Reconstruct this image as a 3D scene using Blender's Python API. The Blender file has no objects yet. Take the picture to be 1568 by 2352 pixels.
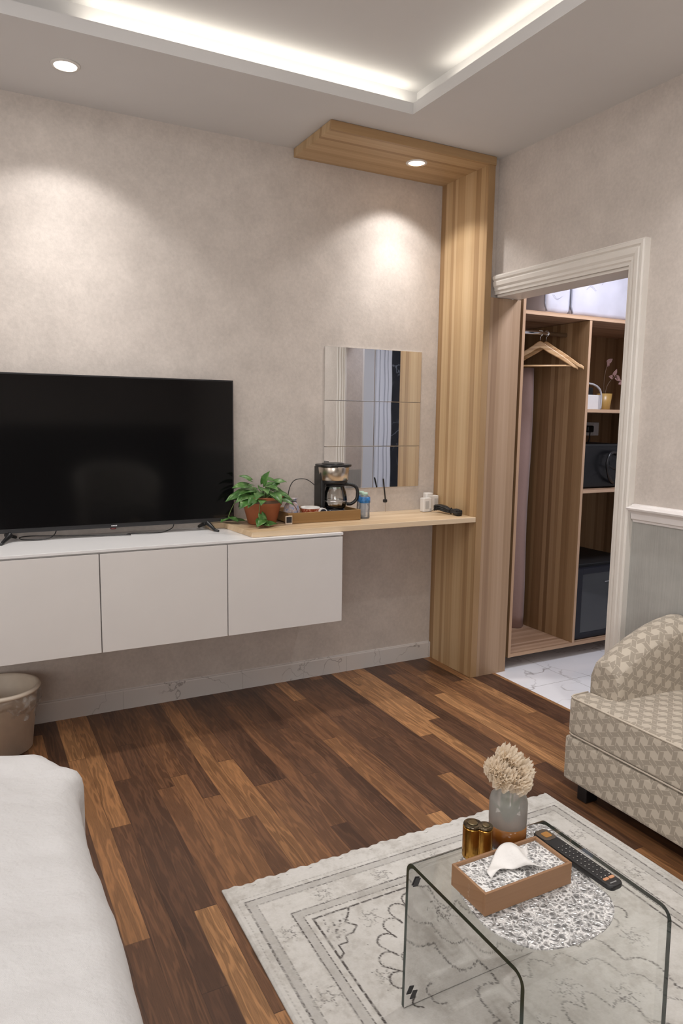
import bpy, bmesh, math, random
import numpy as np
from mathutils import Vector, Matrix, noise
C = bpy.context.scene.collection
PI = math.pi
random.seed(7)

# ------------------------------------------------------------------ camera
H = 1.4
a, b, c = math.radians(27.7768), math.radians(7.4866), math.radians(-.7555)
F_PX = 1651.38
fwd = Vector((math.sin(a)*math.cos(b), math.cos(a)*math.cos(b), -math.sin(b)))
rt = Vector((math.cos(a), -math.sin(a), 0)); dn = fwd.cross(rt)
r2 = rt*math.cos(c) + dn*math.sin(c); d2 = -rt*math.sin(c) + dn*math.cos(c)
cam_d = bpy.data.cameras.new('camera'); cam = bpy.data.objects.new('camera', cam_d); C.objects.link(cam)
mw = Matrix((r2, -d2, -fwd)).transposed().to_4x4(); mw.translation = (0, 0, H)
cam.matrix_world = mw
cam_d.sensor_fit = 'HORIZONTAL'; cam_d.sensor_width = 36; cam_d.lens = 36*F_PX/1568
cam_d.clip_start = .02
bpy.context.scene.camera = cam

# ------------------------------------------------------------------ world, exposure, lights
sc = bpy.context.scene
sc.view_settings.view_transform = 'Standard'; sc.view_settings.look = 'None'
sc.view_settings.gamma = 1; sc.view_settings.use_curve_mapping = False
sc.view_settings.exposure = 0.80
w = bpy.data.worlds.new('world'); sc.world = w; w.use_nodes = True
w.node_tree.nodes['Background'].inputs[0].default_value = (.8, .8, .85, 1)
w.node_tree.nodes['Background'].inputs[1].default_value = .3
WARM = (1.0, .94, .88); NEUT = (1.0, .975, .95); COOL = (.86, .88, 1.0)

def spot(name, loc, power, half, col=WARM, blend=.5, size=.035, rot=(0, 0, 0)):
    l = bpy.data.lights.new(name, 'SPOT'); l.energy = power; l.color = col
    l.spot_size = math.radians(half*2); l.spot_blend = blend; l.shadow_soft_size = size
    o = bpy.data.objects.new(name, l); o.location = loc; o.rotation_euler = rot; C.objects.link(o); return o
def area(name, loc, power, sx, sy, rot=(0, 0, 0), col=WARM, spread=180):
    l = bpy.data.lights.new(name, 'AREA'); l.shape = 'RECTANGLE'; l.size = sx; l.size_y = sy
    l.energy = power; l.color = col; l.spread = math.radians(spread)
    o = bpy.data.objects.new(name, l); o.location = loc; o.rotation_euler = rot; C.objects.link(o); return o
# recessed ceiling downlights of the room (x, y, z of the lamp face)
DOWN = [(.412, 3.055, 2.70, 1), (2.065, 3.17, 2.66, .8), (2.13, 1.48, 2.70, .9), (2.13, .1, 2.70, .8), (-1.5, 3.055, 2.70, 1),
        (.3, -1.2, 2.70, 1.0), (-1.5, -.9, 2.70, 1.0), (1.6, -1.2, 2.70, .8)]
for i, (x, y, z, p) in enumerate(DOWN):
    spot('downlight_beam', (x, y, z-.012), 9.5*p, 57, NEUT, .38, .03)      # wide even beam: the scallop on the wall
    spot('downlight_core', (x, y, z-.012), 24*p, 44, NEUT, 1.0, .03)       # bright core towards the floor
# the cove's LED strips (hidden behind the lip of the tray ceiling)
area('cove_light', (1.13, 2.84, 2.765), .6, 1.36, .03, (PI, 0, 0), (1, .93, .80))
area('cove_light', (1.83, 1.3, 2.765), .8, .03, 2.6, (PI, 0, 0), (1, .93, .80))
area('cove_light', (-1.24, 1.5, 2.765), 1.5, .03, 2.4, (PI, 0, 0), (1, .93, .80))
# dressing passage beyond the doorway: cool ceiling panel
area('passage_light', (3.10, 2.38, 2.56), 12.5, .35, .35, (0, 0, 0), COOL)
# unseen fill panel added under the raised ceiling to lift the ambient light
area('overhead_fill_light', (.3, 1.2, 2.815), 15, 1.8, 1.8, (0, 0, 0), NEUT)

area('back_fill_light', (-1.35, -2.2, 1.5), 26, 1.6, 1.5, (PI/2, 0, 0), (1, .985, .97))  # added fill from the back wall, kept clear of the screen's reflections; no window
area('left_fill_light', (-2.2, .9, 1.6), 9, 1.8, 1.4, (0, -PI/2, 0), (1, .985, .97))  # added fill from the left for faces turned that way; no window

# ------------------------------------------------------------------ node helpers
def new_mat(name):
    m = bpy.data.materials.new(name); m.use_nodes = True
    nt = m.node_tree; nt.nodes.clear()
    out = nt.nodes.new('ShaderNodeOutputMaterial')
    return m, nt, out
class G:
    def __init__(s, nt): s.nt = nt
    def n(s, t, **k):
        nd = s.nt.nodes.new(t)
        for kk, v in k.items(): setattr(nd, kk, v)
        return nd
    def l(s, a, b): s.nt.links.new(a, b)
    def setv(s, sock, v):
        if isinstance(v, bpy.types.NodeSocket): s.l(v, sock)
        else: sock.default_value = v
    def m(s, op, a, b=0.0, c=0.0):
        nd = s.n('ShaderNodeMath', operation=op)
        s.setv(nd.inputs[0], a); s.setv(nd.inputs[1], b); s.setv(nd.inputs[2], c)
        return nd.outputs[0]
    def coord(s, kind='Object'): return s.n('ShaderNodeTexCoord').outputs[kind]
    def sep(s, v):
        nd = s.n('ShaderNodeSeparateXYZ'); s.l(v, nd.inputs[0]); return nd.outputs
    def comb(s, x, y, z):
        nd = s.n('ShaderNodeCombineXYZ')
        for i, v in enumerate((x, y, z)): s.setv(nd.inputs[i], v)
        return nd.outputs[0]
    def noise(s, vec, scale, detail=2, rough=.5, dim='3D'):
        nd = s.n('ShaderNodeTexNoise', noise_dimensions=dim)
        if vec is not None: s.l(vec, nd.inputs['Vector'])
        nd.inputs['Scale'].default_value = scale; nd.inputs['Detail'].default_value = detail; nd.inputs['Roughness'].default_value = rough
        return nd.outputs[0]
    def white(s, vec):
        nd = s.n('ShaderNodeTexWhiteNoise', noise_dimensions='3D'); s.l(vec, nd.inputs['Vector']); return nd.outputs[0]
    def ramp(s, fac, stops, interp='LINEAR'):
        nd = s.n('ShaderNodeValToRGB'); s.setv(nd.inputs[0], fac)
        cr = nd.color_ramp; cr.interpolation = interp
        while len(cr.elements) < len(stops): cr.elements.new(.5)
        for e, (p, col) in zip(cr.elements, stops):
            e.position = p; e.color = (*col, 1) if len(col) == 3 else col
        return nd.outputs[0]
    def mix(s, f, A, B, blend='MIX'):
        nd = s.n('ShaderNodeMix', data_type='RGBA', blend_type=blend)
        s.setv(nd.inputs['Factor'], f)
        for sock, v in ((nd.inputs[6], A), (nd.inputs[7], B)):
            if isinstance(v, bpy.types.NodeSocket): s.l(v, sock)
            else: sock.default_value = (*v, 1)
        return nd.outputs[2]
    def bump(s, h, strength=.2, dist=.01):
        nd = s.n('ShaderNodeBump'); nd.inputs['Strength'].default_value = strength; nd.inputs['Distance'].default_value = dist
        s.l(h, nd.inputs['Height']); return nd.outputs[0]
    def bsdf(s, out, color=None, rough=.5, metal=0, normal=None, spec=None, coat=None, **kw):
        nd = s.n('ShaderNodeBsdfPrincipled')
        if color is not None:
            if isinstance(color, bpy.types.NodeSocket): s.l(color, nd.inputs['Base Color'])
            else: nd.inputs['Base Color'].default_value = (*color, 1)
        s.setv(nd.inputs['Roughness'], rough); nd.inputs['Metallic'].default_value = metal
        if normal: s.l(normal, nd.inputs['Normal'])
        if spec is not None: nd.inputs['Specular IOR Level'].default_value = spec
        if coat: nd.inputs['Coat Weight'].default_value = coat
        for k, v in kw.items(): nd.inputs[k.replace('_', ' ')].default_value = v
        if out is not None: s.l(nd.outputs[0], out.inputs[0])
        return nd

_plain = {}
def plain(name, color, rough=.5, metal=0, vary=.06, nscale=30, bump=0, bscale=200, **kw):
    """simple procedural surface: slight tonal variation and optional fine bump"""
    if name in _plain: return _plain[name]
    m, nt, out = new_mat(name); g = G(nt); co = g.coord()
    n = g.noise(co, nscale, 3)
    c2 = tuple(max(0, x*(1-vary)) for x in color); c1 = tuple(min(1, x*(1+vary)) for x in color)
    col = g.ramp(n, [(.3, c2), (.7, c1)])
    nor = g.bump(g.noise(co, bscale, 2), bump, .002) if bump else None
    g.bsdf(out, col, rough, metal, nor, **kw)
    _plain[name] = m
    return m

def wood_mat(name, axis, across, tones, band=.028, rough=.42, origin=0):
    """laminate with straight stripes. axis: index of the grain direction, across: weights of x, y, z across the grain"""
    m, nt, out = new_mat(name); g = G(nt); co = g.coord(); x, y, z = g.sep(co)
    s = g.m('ADD', g.m('ADD', g.m('MULTIPLY', x, across[0]), g.m('MULTIPLY', y, across[1])), g.m('MULTIPLY', z, across[2]))
    L = (x, y, z)[axis]
    wob = g.m('MULTIPLY', g.m('SUBTRACT', g.noise(g.comb(g.m('MULTIPLY', s, 9), g.m('MULTIPLY', L, .7), 3.3), 1, 2), .5), .012)
    s2 = g.m('ADD', s, wob)
    k = g.m('ADD', g.m('DIVIDE', s2, band), g.m('MULTIPLY', g.noise(g.comb(g.m('MULTIPLY', s2, 16), 0.0, 1.7), 1, 0), 2.2))
    cell = g.white(g.comb(g.m('FLOOR', k), 4.0, 2.0))
    fine = g.noise(g.comb(g.m('MULTIPLY', s2, 330), g.m('MULTIPLY', L, 3.0), 0.0), 1, 4, .65)
    mid = g.noise(g.comb(g.m('MULTIPLY', s2, 60), g.m('MULTIPLY', L, .8), 5.0), 1, 3, .6)
    f = g.m('ADD', g.m('MULTIPLY', cell, .50), g.m('ADD', g.m('MULTIPLY', mid, .38), g.m('MULTIPLY', fine, .22)))
    col = g.ramp(f, [(.18, tones[0]), (.42, tones[1]), (.62, tones[2]), (.88, tones[3])])
    g.bsdf(out, col, rough, 0, g.bump(fine, .06, .001), spec=.4)
    return m
OAK = [(.25, .14, .062), (.38, .235, .115), (.49, .325, .17), (.60, .43, .25)]
OAKP = [(.25, .152, .092), (.34, .215, .13), (.41, .27, .165), (.50, .345, .23)]
WARD_SHADE = [(.17, .092, .042), (.25, .145, .070), (.32, .195, .10), (.39, .255, .14)]  # wardrobe laminate darkened in colour for its dim, shaded interior
M_oak_col = wood_mat('oak_laminate_vertical', 2, (.05, 1, 0), OAK)
M_oak_front = wood_mat('oak_laminate_front', 2, (1, .05, 0), OAKP)
M_oak_x = wood_mat('oak_laminate_along', 0, (0, 1, .3), OAK, .03)
M_desk = wood_mat('oak_desk', 0, (0, 1, .9), [(.50, .34, .19), (.60, .43, .26), (.68, .51, .33), (.76, .60, .42)], .035, .38)
M_ward = wood_mat('wardrobe_laminate_vertical', 2, (1, 1, 0), WARD_SHADE, .03)
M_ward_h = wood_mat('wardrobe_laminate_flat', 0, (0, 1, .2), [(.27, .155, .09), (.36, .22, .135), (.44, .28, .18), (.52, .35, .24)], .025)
M_ward_e = wood_mat('wardrobe_edge_band', 2, (1, .4, 0), [(.44, .27, .165), (.5, .32, .20), (.56, .37, .24), (.6, .41, .28)], .03)
M_ward_eh = wood_mat('wardrobe_edge_band_flat', 0, (0, .4, 1), [(.44, .27, .165), (.5, .32, .20), (.56, .37, .24), (.6, .41, .28)], .03)

def wallpaper(name, base, streak=False):
    m, nt, out = new_mat(name); g = G(nt); co = g.coord(); x, y, z = g.sep(co)
    big = g.noise(co, 7, 4, .6); fine = g.noise(co, 70, 3, .6)
    if streak:
        v = g.comb(g.m('MULTIPLY', x, 160), g.m('MULTIPLY', y, 160), g.m('MULTIPLY', z, 5)); fine = g.noise(v, 1, 3, .6)
    f = g.m('ADD', g.m('MULTIPLY', big, .55), g.m('MULTIPLY', fine, .45))
    k = .13 if not streak else .16
    col = g.ramp(f, [(.3, tuple(q*(1-k) for q in base)), (.7, tuple(q*(1+k) for q in base))])
    rg = g.m('ADD', .42, g.m('MULTIPLY', fine, .35))
    g.bsdf(out, col, rg, 0, g.bump(fine, .25, .003), spec=.35)
    return m
M_wall = wallpaper('beige_embossed_wallpaper', (.605, .545, .50))
M_dado = wallpaper('grey_wallpaper_below_rail', (.40, .395, .375), True)
M_ceil = plain('ceiling_paint', (.68, .67, .665), .75, vary=.015, nscale=3)
M_trim = plain('trim_paint', (.78, .74, .69), .38, vary=.02, nscale=12, bump=.05, bscale=60)
M_white = plain('white_laminate', (.72, .69, .67), .33, vary=.015, nscale=5)
M_whitetop = plain('white_laminate_top', (.80, .79, .79), .28, vary=.015, nscale=5)
M_black = plain('black_plastic', (.012, .012, .013), .35, vary=.2)
M_blacksat = plain('black_satin', (.02, .02, .022), .28, vary=.1)
M_chrome = plain('chrome', (.82, .82, .84), .15, 1, vary=.03)
M_steel = plain('brushed_steel', (.62, .56, .49), .27, 1, vary=.08, nscale=60)
M_gold = plain('polished_gold', (.55, .30, .07), .22, 1, vary=.12, nscale=50)
M_wplastic = plain('white_plastic', (.80, .78, .76), .3, vary=.02)
M_greyp = plain('grey_plastic', (.28, .28, .30), .4, vary=.06)
M_hanger = wood_mat('hanger_wood', 0, (0, .3, 1), [(.44, .24, .10), (.54, .31, .14), (.60, .37, .18), (.68, .45, .25)], .012, .3)

def marble(name, base, vein, tile=None, vein_w=.018, scale=2.2):
    m, nt, out = new_mat(name); g = G(nt); co = g.coord()
    d = g.noise(co, scale, 5, .55)
    ds = g.n('ShaderNodeVectorMath', operation='SCALE'); 
    cmb = g.comb(d, g.noise(co, scale*1.7, 3), g.noise(co, scale*.8, 3)); g.l(cmb, ds.inputs[0]); ds.inputs['Scale'].default_value = .55
    ad = g.n('ShaderNodeVectorMath', operation='ADD'); g.l(co, ad.inputs[0]); g.l(ds.outputs[0], ad.inputs[1])
    vo = g.n('ShaderNodeTexVoronoi', feature='DISTANCE_TO_EDGE'); g.l(ad.outputs[0], vo.inputs['Vector']); vo.inputs['Scale'].default_value = scale
    v = g.ramp(vo.outputs['Distance'], [(0, (1, 1, 1)), (vein_w, (0, 0, 0))])
    msk = g.m('MULTIPLY', v, g.ramp(g.noise(co, scale*1.3, 2), [(.42, (0, 0, 0)), (.62, (1, 1, 1))]))
    cloud = g.ramp(g.noise(co, 3, 4), [(.3, tuple(q*.94 for q in base)), (.7, base)])
    col = g.mix(msk, cloud, vein)
    if tile:
        x, y, z = g.sep(co)
        jx = g.m('LESS_THAN', g.m('PINGPONG', g.m('ADD', x, tile[2]), tile[0]/2), .0015)
        jy = g.m('LESS_THAN', g.m('PINGPONG', g.m('ADD', y, tile[3]), tile[1]/2), .0015)
        col = g.mix(g.m('MAXIMUM', jx, jy), col, (.42, .40, .38))
    g.bsdf(out, col, .16, 0, spec=.5)
    return m
M_tile = marble('white_marble_tile', (.90, .89, .90), (.36, .33, .32), (.6, .6, .12, .25))
M_skirt = marble('white_marble_skirting', (.70, .665, .64), (.35, .32, .31), None, .009, 3.0)
M_bmarble = marble('black_marble', (.012, .014, .02), (.22, .24, .28), None, .03, 4)

def floor_mat():
    m, nt, out = new_mat('strip_plank_wood_floor'); g = G(nt); co = g.coord(); x, y, z = g.sep(co)
    W, Lg = .0675, 1.15
    u = g.m('DIVIDE', g.m('ADD', x, 10.012), W); row = g.m('FLOOR', u)
    off = g.m('MULTIPLY', g.white(g.comb(row, 1.0, 7.0)), 5.3)
    v = g.m('ADD', g.m('DIVIDE', g.m('ADD', y, 10), Lg), off); seg = g.m('FLOOR', v)
    r = g.white(g.comb(row, seg, 5.0)); rr = g.white(g.comb(row, seg, 9.0))
    col = g.ramp(r, [(0, (.082, .038, .021)), (.30, (.105, .050, .027)), (.44, (.135, .063, .032)), (.56, (.18, .083, .038)),
                     (.69, (.25, .118, .050)), (.84, (.33, .160, .066)), (1, (.40, .205, .088))])
    sh = g.m('MULTIPLY', rr, 37)
    gv = g.comb(g.m('ADD', g.m('MULTIPLY', x, 38), sh), g.m('ADD', g.m('MULTIPLY', y, 3.2), sh), sh)
    warp = g.noise(gv, .55, 3, .55)
    ring = g.m('SINE', g.m('MULTIPLY', warp, 46))
    fig = g.ramp(ring, [(-.0, (.0, .0, .0)), (1, (1, 1, 1))])
    grain = g.noise(g.comb(g.m('MULTIPLY', x, 420), g.m('ADD', g.m('MULTIPLY', y, 16), sh), 0.0), 1, 3, .6)
    k = g.m('ADD', g.m('MULTIPLY', fig, .22), g.m('ADD', g.m('MULTIPLY', grain, .42), g.m('MULTIPLY', warp, .55)))
    dark = g.ramp(k, [(.30, (.42, .40, .39)), (.58, (.98, .98, .98)), (.85, (1.4, 1.36, 1.3))])
    col = g.mix(1.0, col, dark, 'MULTIPLY')
    knot = g.ramp(g.noise(g.comb(g.m('MULTIPLY', x, 13), g.m('MULTIPLY', y, 7), 2.0), 1, 2), [(.70, (0, 0, 0)), (.80, (1, 1, 1))])
    col = g.mix(g.m('MULTIPLY', knot, .6), col, (.035, .017, .010))
    fu = g.m('FRACT', u); fv = g.m('FRACT', v)
    e = g.m('MAXIMUM', g.m('LESS_THAN', fu, .02), g.m('LESS_THAN', fv, .0025))
    col = g.mix(g.m('MULTIPLY', e, .55), col, (.03, .013, .008))
    rg = g.m('ADD', .30, g.m('MULTIPLY', grain, .22))
    g.bsdf(out, col, rg, 0, g.bump(grain, .12, .001), spec=.45)
    return m
M_floor = floor_mat()

def thin_glass(name, tint=(.96, .985, .97), bump=None, rough=.02, bscale=60, bstr=.5, ior=1.5, add=0.0):
    m, nt, out = new_mat(name); g = G(nt)
    tr = g.n('ShaderNodeBsdfTransparent'); tr.inputs[0].default_value = (*tint, 1)
    gl = g.n('ShaderNodeBsdfGlossy'); gl.inputs['Roughness'].default_value = rough; gl.inputs[0].default_value = (1, 1, 1, 1)
    fr = g.n('ShaderNodeFresnel'); fr.inputs[0].default_value = ior
    if bump:
        co = g.coord()
        if bump == 'voronoi':
            wv = g.n('ShaderNodeVectorMath', operation='ADD'); g.l(co, wv.inputs[0])
            nn = g.n('ShaderNodeTexNoise'); g.l(co, nn.inputs['Vector']); nn.inputs['Scale'].default_value = 60
            sc_ = g.n('ShaderNodeVectorMath', operation='SCALE'); g.l(nn.outputs['Color'], sc_.inputs[0]); sc_.inputs['Scale'].default_value = .012
            g.l(sc_.outputs[0], wv.inputs[1])
            vo = g.n('ShaderNodeTexVoronoi', feature='SMOOTH_F1'); g.l(wv.outputs[0], vo.inputs['Vector']); vo.inputs['Scale'].default_value = bscale
            h = vo.outputs['Distance']
        else: h = g.noise(co, bscale, 3)
        nb = g.bump(h, bstr, .006); g.l(nb, gl.inputs['Normal']); g.l(nb, fr.inputs['Normal'])
    mx = g.n('ShaderNodeMixShader'); g.l(g.m('ADD', fr.outputs[0], add), mx.inputs[0]); g.l(tr.outputs[0], mx.inputs[1]); g.l(gl.outputs[0], mx.inputs[2])
    g.l(mx.outputs[0], out.inputs[0]); return m
M_glass = thin_glass('clear_table_glass', (.982, .992, .986))
M_gedge = plain('green_glass_edge', (.010, .030, .022), .12, vary=.3, nscale=20, spec=.6)
M_cglass = thin_glass('carafe_glass', (.90, .90, .88), None, .03, add=.04)

# ------------------------------------------------------------------ geometry helpers
class MB:
    def __init__(s): s.bm = bmesh.new(); s.mi = 0
    def _faces(s, fs):
        for f in fs: f.material_index = s.mi
    def box(s, x0, x1, y0, y1, z0, z1, bev=0, seg=2):
        vs = [s.bm.verts.new(p) for p in ((x0, y0, z0), (x1, y0, z0), (x1, y1, z0), (x0, y1, z0), (x0, y0, z1), (x1, y0, z1), (x1, y1, z1), (x0, y1, z1))]
        fs = [s.bm.faces.new([vs[i] for i in q]) for q in ((3, 2, 1, 0), (4, 5, 6, 7), (0, 1, 5, 4), (1, 2, 6, 5), (2, 3, 7, 6), (3, 0, 4, 7))]
        s._faces(fs)
        if bev:
            es = list({e for f in fs for e in f.edges})
            r = bmesh.ops.bevel(s.bm, geom=es, offset=bev, segments=seg, profile=.5, affect='EDGES'); s._faces(r['faces'])
        return s
    def prism(s, pts, axis, t0, t1):
        """extrude a 2-D outline along axis ('x': pts are (y,z); 'y': (x,z); 'z': (x,y))"""
        f3 = {'x': lambda p, t: (t, p[0], p[1]), 'y': lambda p, t: (p[0], t, p[1]), 'z': lambda p, t: (p[0], p[1], t)}[axis]
        A = [s.bm.verts.new(f3(p, t0)) for p in pts]; B = [s.bm.verts.new(f3(p, t1)) for p in pts]
        n = len(pts); fs = [s.bm.faces.new(A), s.bm.faces.new(B[::-1])]
        for i in range(n): fs.append(s.bm.faces.new([A[i], B[i], B[(i+1) % n], A[(i+1) % n]]))
        s._faces(fs); return s
    def lathe(s, prof, cx, cy, z0=0, n=32, cap0=True, cap1=True, sx=1, sy=1, smooth=True):
        rings = [[s.bm.verts.new((cx+r*sx*math.cos(2*PI*i/n), cy+r*sy*math.sin(2*PI*i/n), z0+z)) for i in range(n)] for r, z in prof]
        fs = []
        for A, B in zip(rings, rings[1:]):
            for i in range(n):
                f = s.bm.faces.new([A[i], A[(i+1) % n], B[(i+1) % n], B[i]]); f.smooth = smooth; fs.append(f)
        if cap0: fs.append(s.bm.faces.new(rings[0][::-1]))
        if cap1: fs.append(s.bm.faces.new(rings[-1]))
        s._faces(fs); return s
    def tube(s, pts, r, n=8, closed=False, smooth=True):
        pts = [Vector(p) for p in pts]; rr = r if isinstance(r, (list, tuple)) else [r]*len(pts)
        rings = []; up = Vector((0, 0, 1)); prev = None
        for i, p in enumerate(pts):
            t = (pts[min(i+1, len(pts)-1)] - pts[max(i-1, 0)]).normalized()
            if prev is None:
                s1 = t.cross(up)
                if s1.length < .01: s1 = t.cross(Vector((1, 0, 0)))
            else: s1 = prev - t*prev.dot(t)
            s1.normalize(); prev = s1; s2 = t.cross(s1)
            rings.append([s.bm.verts.new(p + rr[i]*(s1*math.cos(2*PI*k/n)+s2*math.sin(2*PI*k/n))) for k in range(n)])
        fs = []
        for A, B in zip(rings, rings[1:]):
            for k in range(n):
                f = s.bm.faces.new([A[k], A[(k+1) % n], B[(k+1) % n], B[k]]); f.smooth = smooth; fs.append(f)
        fs.append(s.bm.faces.new(rings[0][::-1])); fs.append(s.bm.faces.new(rings[-1]))
        s._faces(fs); return s
    def grid(s, fn, nu, nv, smooth=True, two=None):
        V = [[s.bm.verts.new(fn(i/nu, j/nv)) for j in range(nv+1)] for i in range(nu+1)]
        fs = []
        for i in range(nu):
            for j in range(nv):
                f = s.bm.faces.new([V[i][j], V[i+1][j], V[i+1][j+1], V[i][j+1]]); f.smooth = smooth; fs.append(f)
        s._faces(fs); return s
    def sphere(s, c, r, n=16, sx=1, sy=1, sz=1):
        res = bmesh.ops.create_uvsphere(s.bm, u_segments=n, v_segments=n//2+2, radius=r)
        for v in res['verts']: v.co = Vector((v.co.x*sx+c[0], v.co.y*sy+c[1], v.co.z*sz+c[2]))
        for f in {f for v in res['verts'] for f in v.link_faces}: f.smooth = True; f.material_index = s.mi
        return s
    def quad(s, pts):
        f = s.bm.faces.new([s.bm.verts.new(p) for p in pts]); f.material_index = s.mi; return s

def spline(pts, n=8):
    P = [Vector(p) for p in pts]; out = []
    for i in range(len(P)-1):
        p0, p1, p2, p3 = P[max(i-1, 0)], P[i], P[i+1], P[min(i+2, len(P)-1)]
        for k in range(n):
            t = k/n
            out.append(.5*((2*p1)+(-p0+p2)*t+(2*p0-5*p1+4*p2-p3)*t*t+(-p0+3*p1-3*p2+p3)*t**3))
    out.append(P[-1]); return out

def obj(name, mb, mats, parent=None, loc=None, bevel=0, recalc=True, uv=None, subsurf=0, solid=0):
    """link a bmesh written in world coordinates; its origin goes to the thing's base"""
    bm = mb.bm
    if recalc: bmesh.ops.recalc_face_normals(bm, faces=bm.faces)
    if uv == 'box':
        L = bm.loops.layers.uv.new('UVMap')
        for f in bm.faces:
            nx, ny, nz = map(abs, f.normal)
            for lp in f.loops:
                p = lp.vert.co
                lp[L].uv = (p.x, p.y) if nz >= max(nx, ny) else ((p.x, p.z) if ny > nx else (p.y, p.z))
    me = bpy.data.meshes.new(name)
    root = Vector((0, 0, 0))
    if parent is not None:
        q = parent
        while q is not None: root += q.location; q = q.parent
    elif loc is not None: root = Vector(loc)
    for v in bm.verts: v.co -= root
    bm.to_mesh(me); bm.free()
    for m in (mats if isinstance(mats, (list, tuple)) else [mats]): me.materials.append(m)
    o = bpy.data.objects.new(name, me); C.objects.link(o)
    if parent is not None: o.parent = parent
    elif loc is not None: o.location = loc
    if solid:
        md = o.modifiers.new('solid', 'SOLIDIFY'); md.thickness = solid; md.offset = -1
    if bevel:
        md = o.modifiers.new('bevel', 'BEVEL'); md.width = bevel; md.segments = 2; md.limit_method = 'ANGLE'; md.angle_limit = math.radians(40)
    if subsurf:
        md = o.modifiers.new('sub', 'SUBSURF'); md.levels = subsurf; md.render_levels = subsurf
    return o
def tag(o, label=None, cat=None, group=None, kind=None):
    if label: o['label'] = label
    if cat: o['category'] = cat
    if group: o['group'] = group
    if kind: o['kind'] = kind
    return o
def thing(name, loc, label, cat, group=None):
    o = bpy.data.objects.new(name, None); o.empty_display_size = .05; o.location = loc; C.objects.link(o)
    return tag(o, label, cat, group)
def struct(name, mb, mats, label, cat, **k):
    return tag(obj(name, mb, mats, **k), label, cat, None, 'structure')

# ------------------------------------------------------------------ room shell
XL, XR, YF, YB, ZC = -2.3, 2.47, -2.3, 3.406, 2.70
XT = 2.565
m = MB(); m.box(XL-.1, XT, YF-.1, YB+.1, -.05, 0)
struct('floor', m, M_floor, 'brown strip-plank wooden floor of mixed dark and honey boards', 'floor')
m = MB(); m.box(XT, 4.6, .75, 3.9, -.05, 0)
struct('floor', m, M_tile, 'white veined marble tile floor beyond the doorway', 'floor')
m = MB(); m.box(XL-.1, 2.60, YB, YB+.12, 0, 2.9)
struct('wall_back', m, M_wall, 'beige embossed wallpaper wall behind the television', 'wall')
# right wall: doorway between y 2.165 and 3.006
m = MB()
m.box(XR, 2.60, YF, 2.165, 1.02, 2.9); m.box(XR, 2.60, 2.165, 3.03, 2.035, 2.9)
m.box(2.43, 2.60, 3.03, YB, 0, 2.9); m.mi = 1
m.box(XR, 2.60, YF, 2.165, 0, 1.02)
struct('wall_right', m, [M_wall, M_dado], 'beige wallpaper wall with grey lower part around the doorway', 'wall')
m = MB(); m.box(XL-.1, XL, YF, YB, 0, 2.9)
struct('wall_left', m, M_wall, 'beige wallpaper wall on the bed side', 'wall')
m = MB(); m.box(XL-.1, 2.60, YF-.1, YF, 1.30, 2.9); m.mi = 1; m.box(XL-.1, 2.60, YF-.1, YF, 0, 1.30)
struct('wall_front', m, [M_wall, plain('dark_padded_panel', (.10, .085, .075), .7)], 'wall behind the bed with dark padded lower panel', 'wall')
m = MB(); m.box(XL, XR, YF, YF+.03, 1.29, 1.33)
struct('trim_3', m, M_trim, 'pale rail capping the dark panel behind the bed', 'trim')
# tray ceiling
CX0, CX1, CY0, CY1 = -1.2, 1.79, .2, 2.785
BX0, BX1, BY0, BY1, ZU = -1.28, 1.865, .12, 2.875, 2.835
m = MB()
for (x0, x1, y0, y1) in ((XL, XR+.02, YF, CY0), (XL, XR+.02, CY1, YB), (XL, CX0, CY0, CY1), (CX1, XR+.02, CY0, CY1)):
    m.box(x0, x1, y0, y1, ZC, ZC+.047)
m.box(BX0-.05, BX1+.05, BY0-.05, BY1+.05, ZU, ZU+.04)
m.box(BX0-.05, BX1+.05, BY1, BY1+.05, ZC+.047, ZU); m.box(BX0-.05, BX1+.05, BY0-.05, BY0, ZC+.047, ZU)
m.box(BX0-.05, BX0, BY0, BY1, ZC+.047, ZU); m.box(BX1, BX1+.05, BY0, BY1, ZC+.047, ZU)
struct('ceiling', m, M_ceil, 'pale grey tray ceiling with a glowing recessed cove', 'ceiling')
m = MB(); m.box(2.60, 4.7, .7, 4.0, 2.60, 2.65)
struct('ceiling', m, plain('passage_ceiling', (.8, .8, .8), .8), 'ceiling of the dressing passage', 'ceiling')
# passage walls
M_pw = plain('passage_paint', (.70, .685, .675), .5, vary=.02, nscale=3)
M_pw2 = plain('passage_white', (.84, .84, .87), .4, vary=.02, nscale=3)
m = MB(); m.box(2.60, 3.62, .80, .90, 0, 2.6); struct('wall_passage_end', m, M_pw, 'pale wall at the end of the passage', 'wall')
m = MB()
for x0, x1, d in ((3.44, 3.47, .03), (3.475, 3.50, .04), (3.505, 3.53, .02), (3.535, 3.56, .035), (3.565, 3.60, .045)): m.box(x0, x1, .90, .90+d, 0, 2.3)
struct('trim_4', m, M_pw2, 'white stepped door casing at the passage end', 'trim')
m = MB(); m.box(3.62, 3.72, .80, .90, 0, 2.6); m.box(3.62, 4.6, .70, .80, 0, 2.6); struct('wall_bathroom', m, M_bmarble, 'black marble wall strip seen in the mirror', 'wall')
m = MB(); m.box(4.5, 4.6, .7, 3.9, 0, 2.6); struct('wall_passage_side', m, M_pw, 'far side wall of the passage', 'wall')
m = MB(); m.box(2.60, 4.6, 3.66, 3.76, 0, 2.6); struct('wall_passage_back', m, M_pw, 'wall behind the wardrobe', 'wall')
m = MB(); m.box(2.60, 2.64, 3.10, 3.66, 0, 2.6); m.box(2.60, 2.602, 0.9, 2.165, 0, 2.6)
struct('wall_passage_near', m, M_pw, 'near wall of the passage beside the wardrobe', 'wall')

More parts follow.
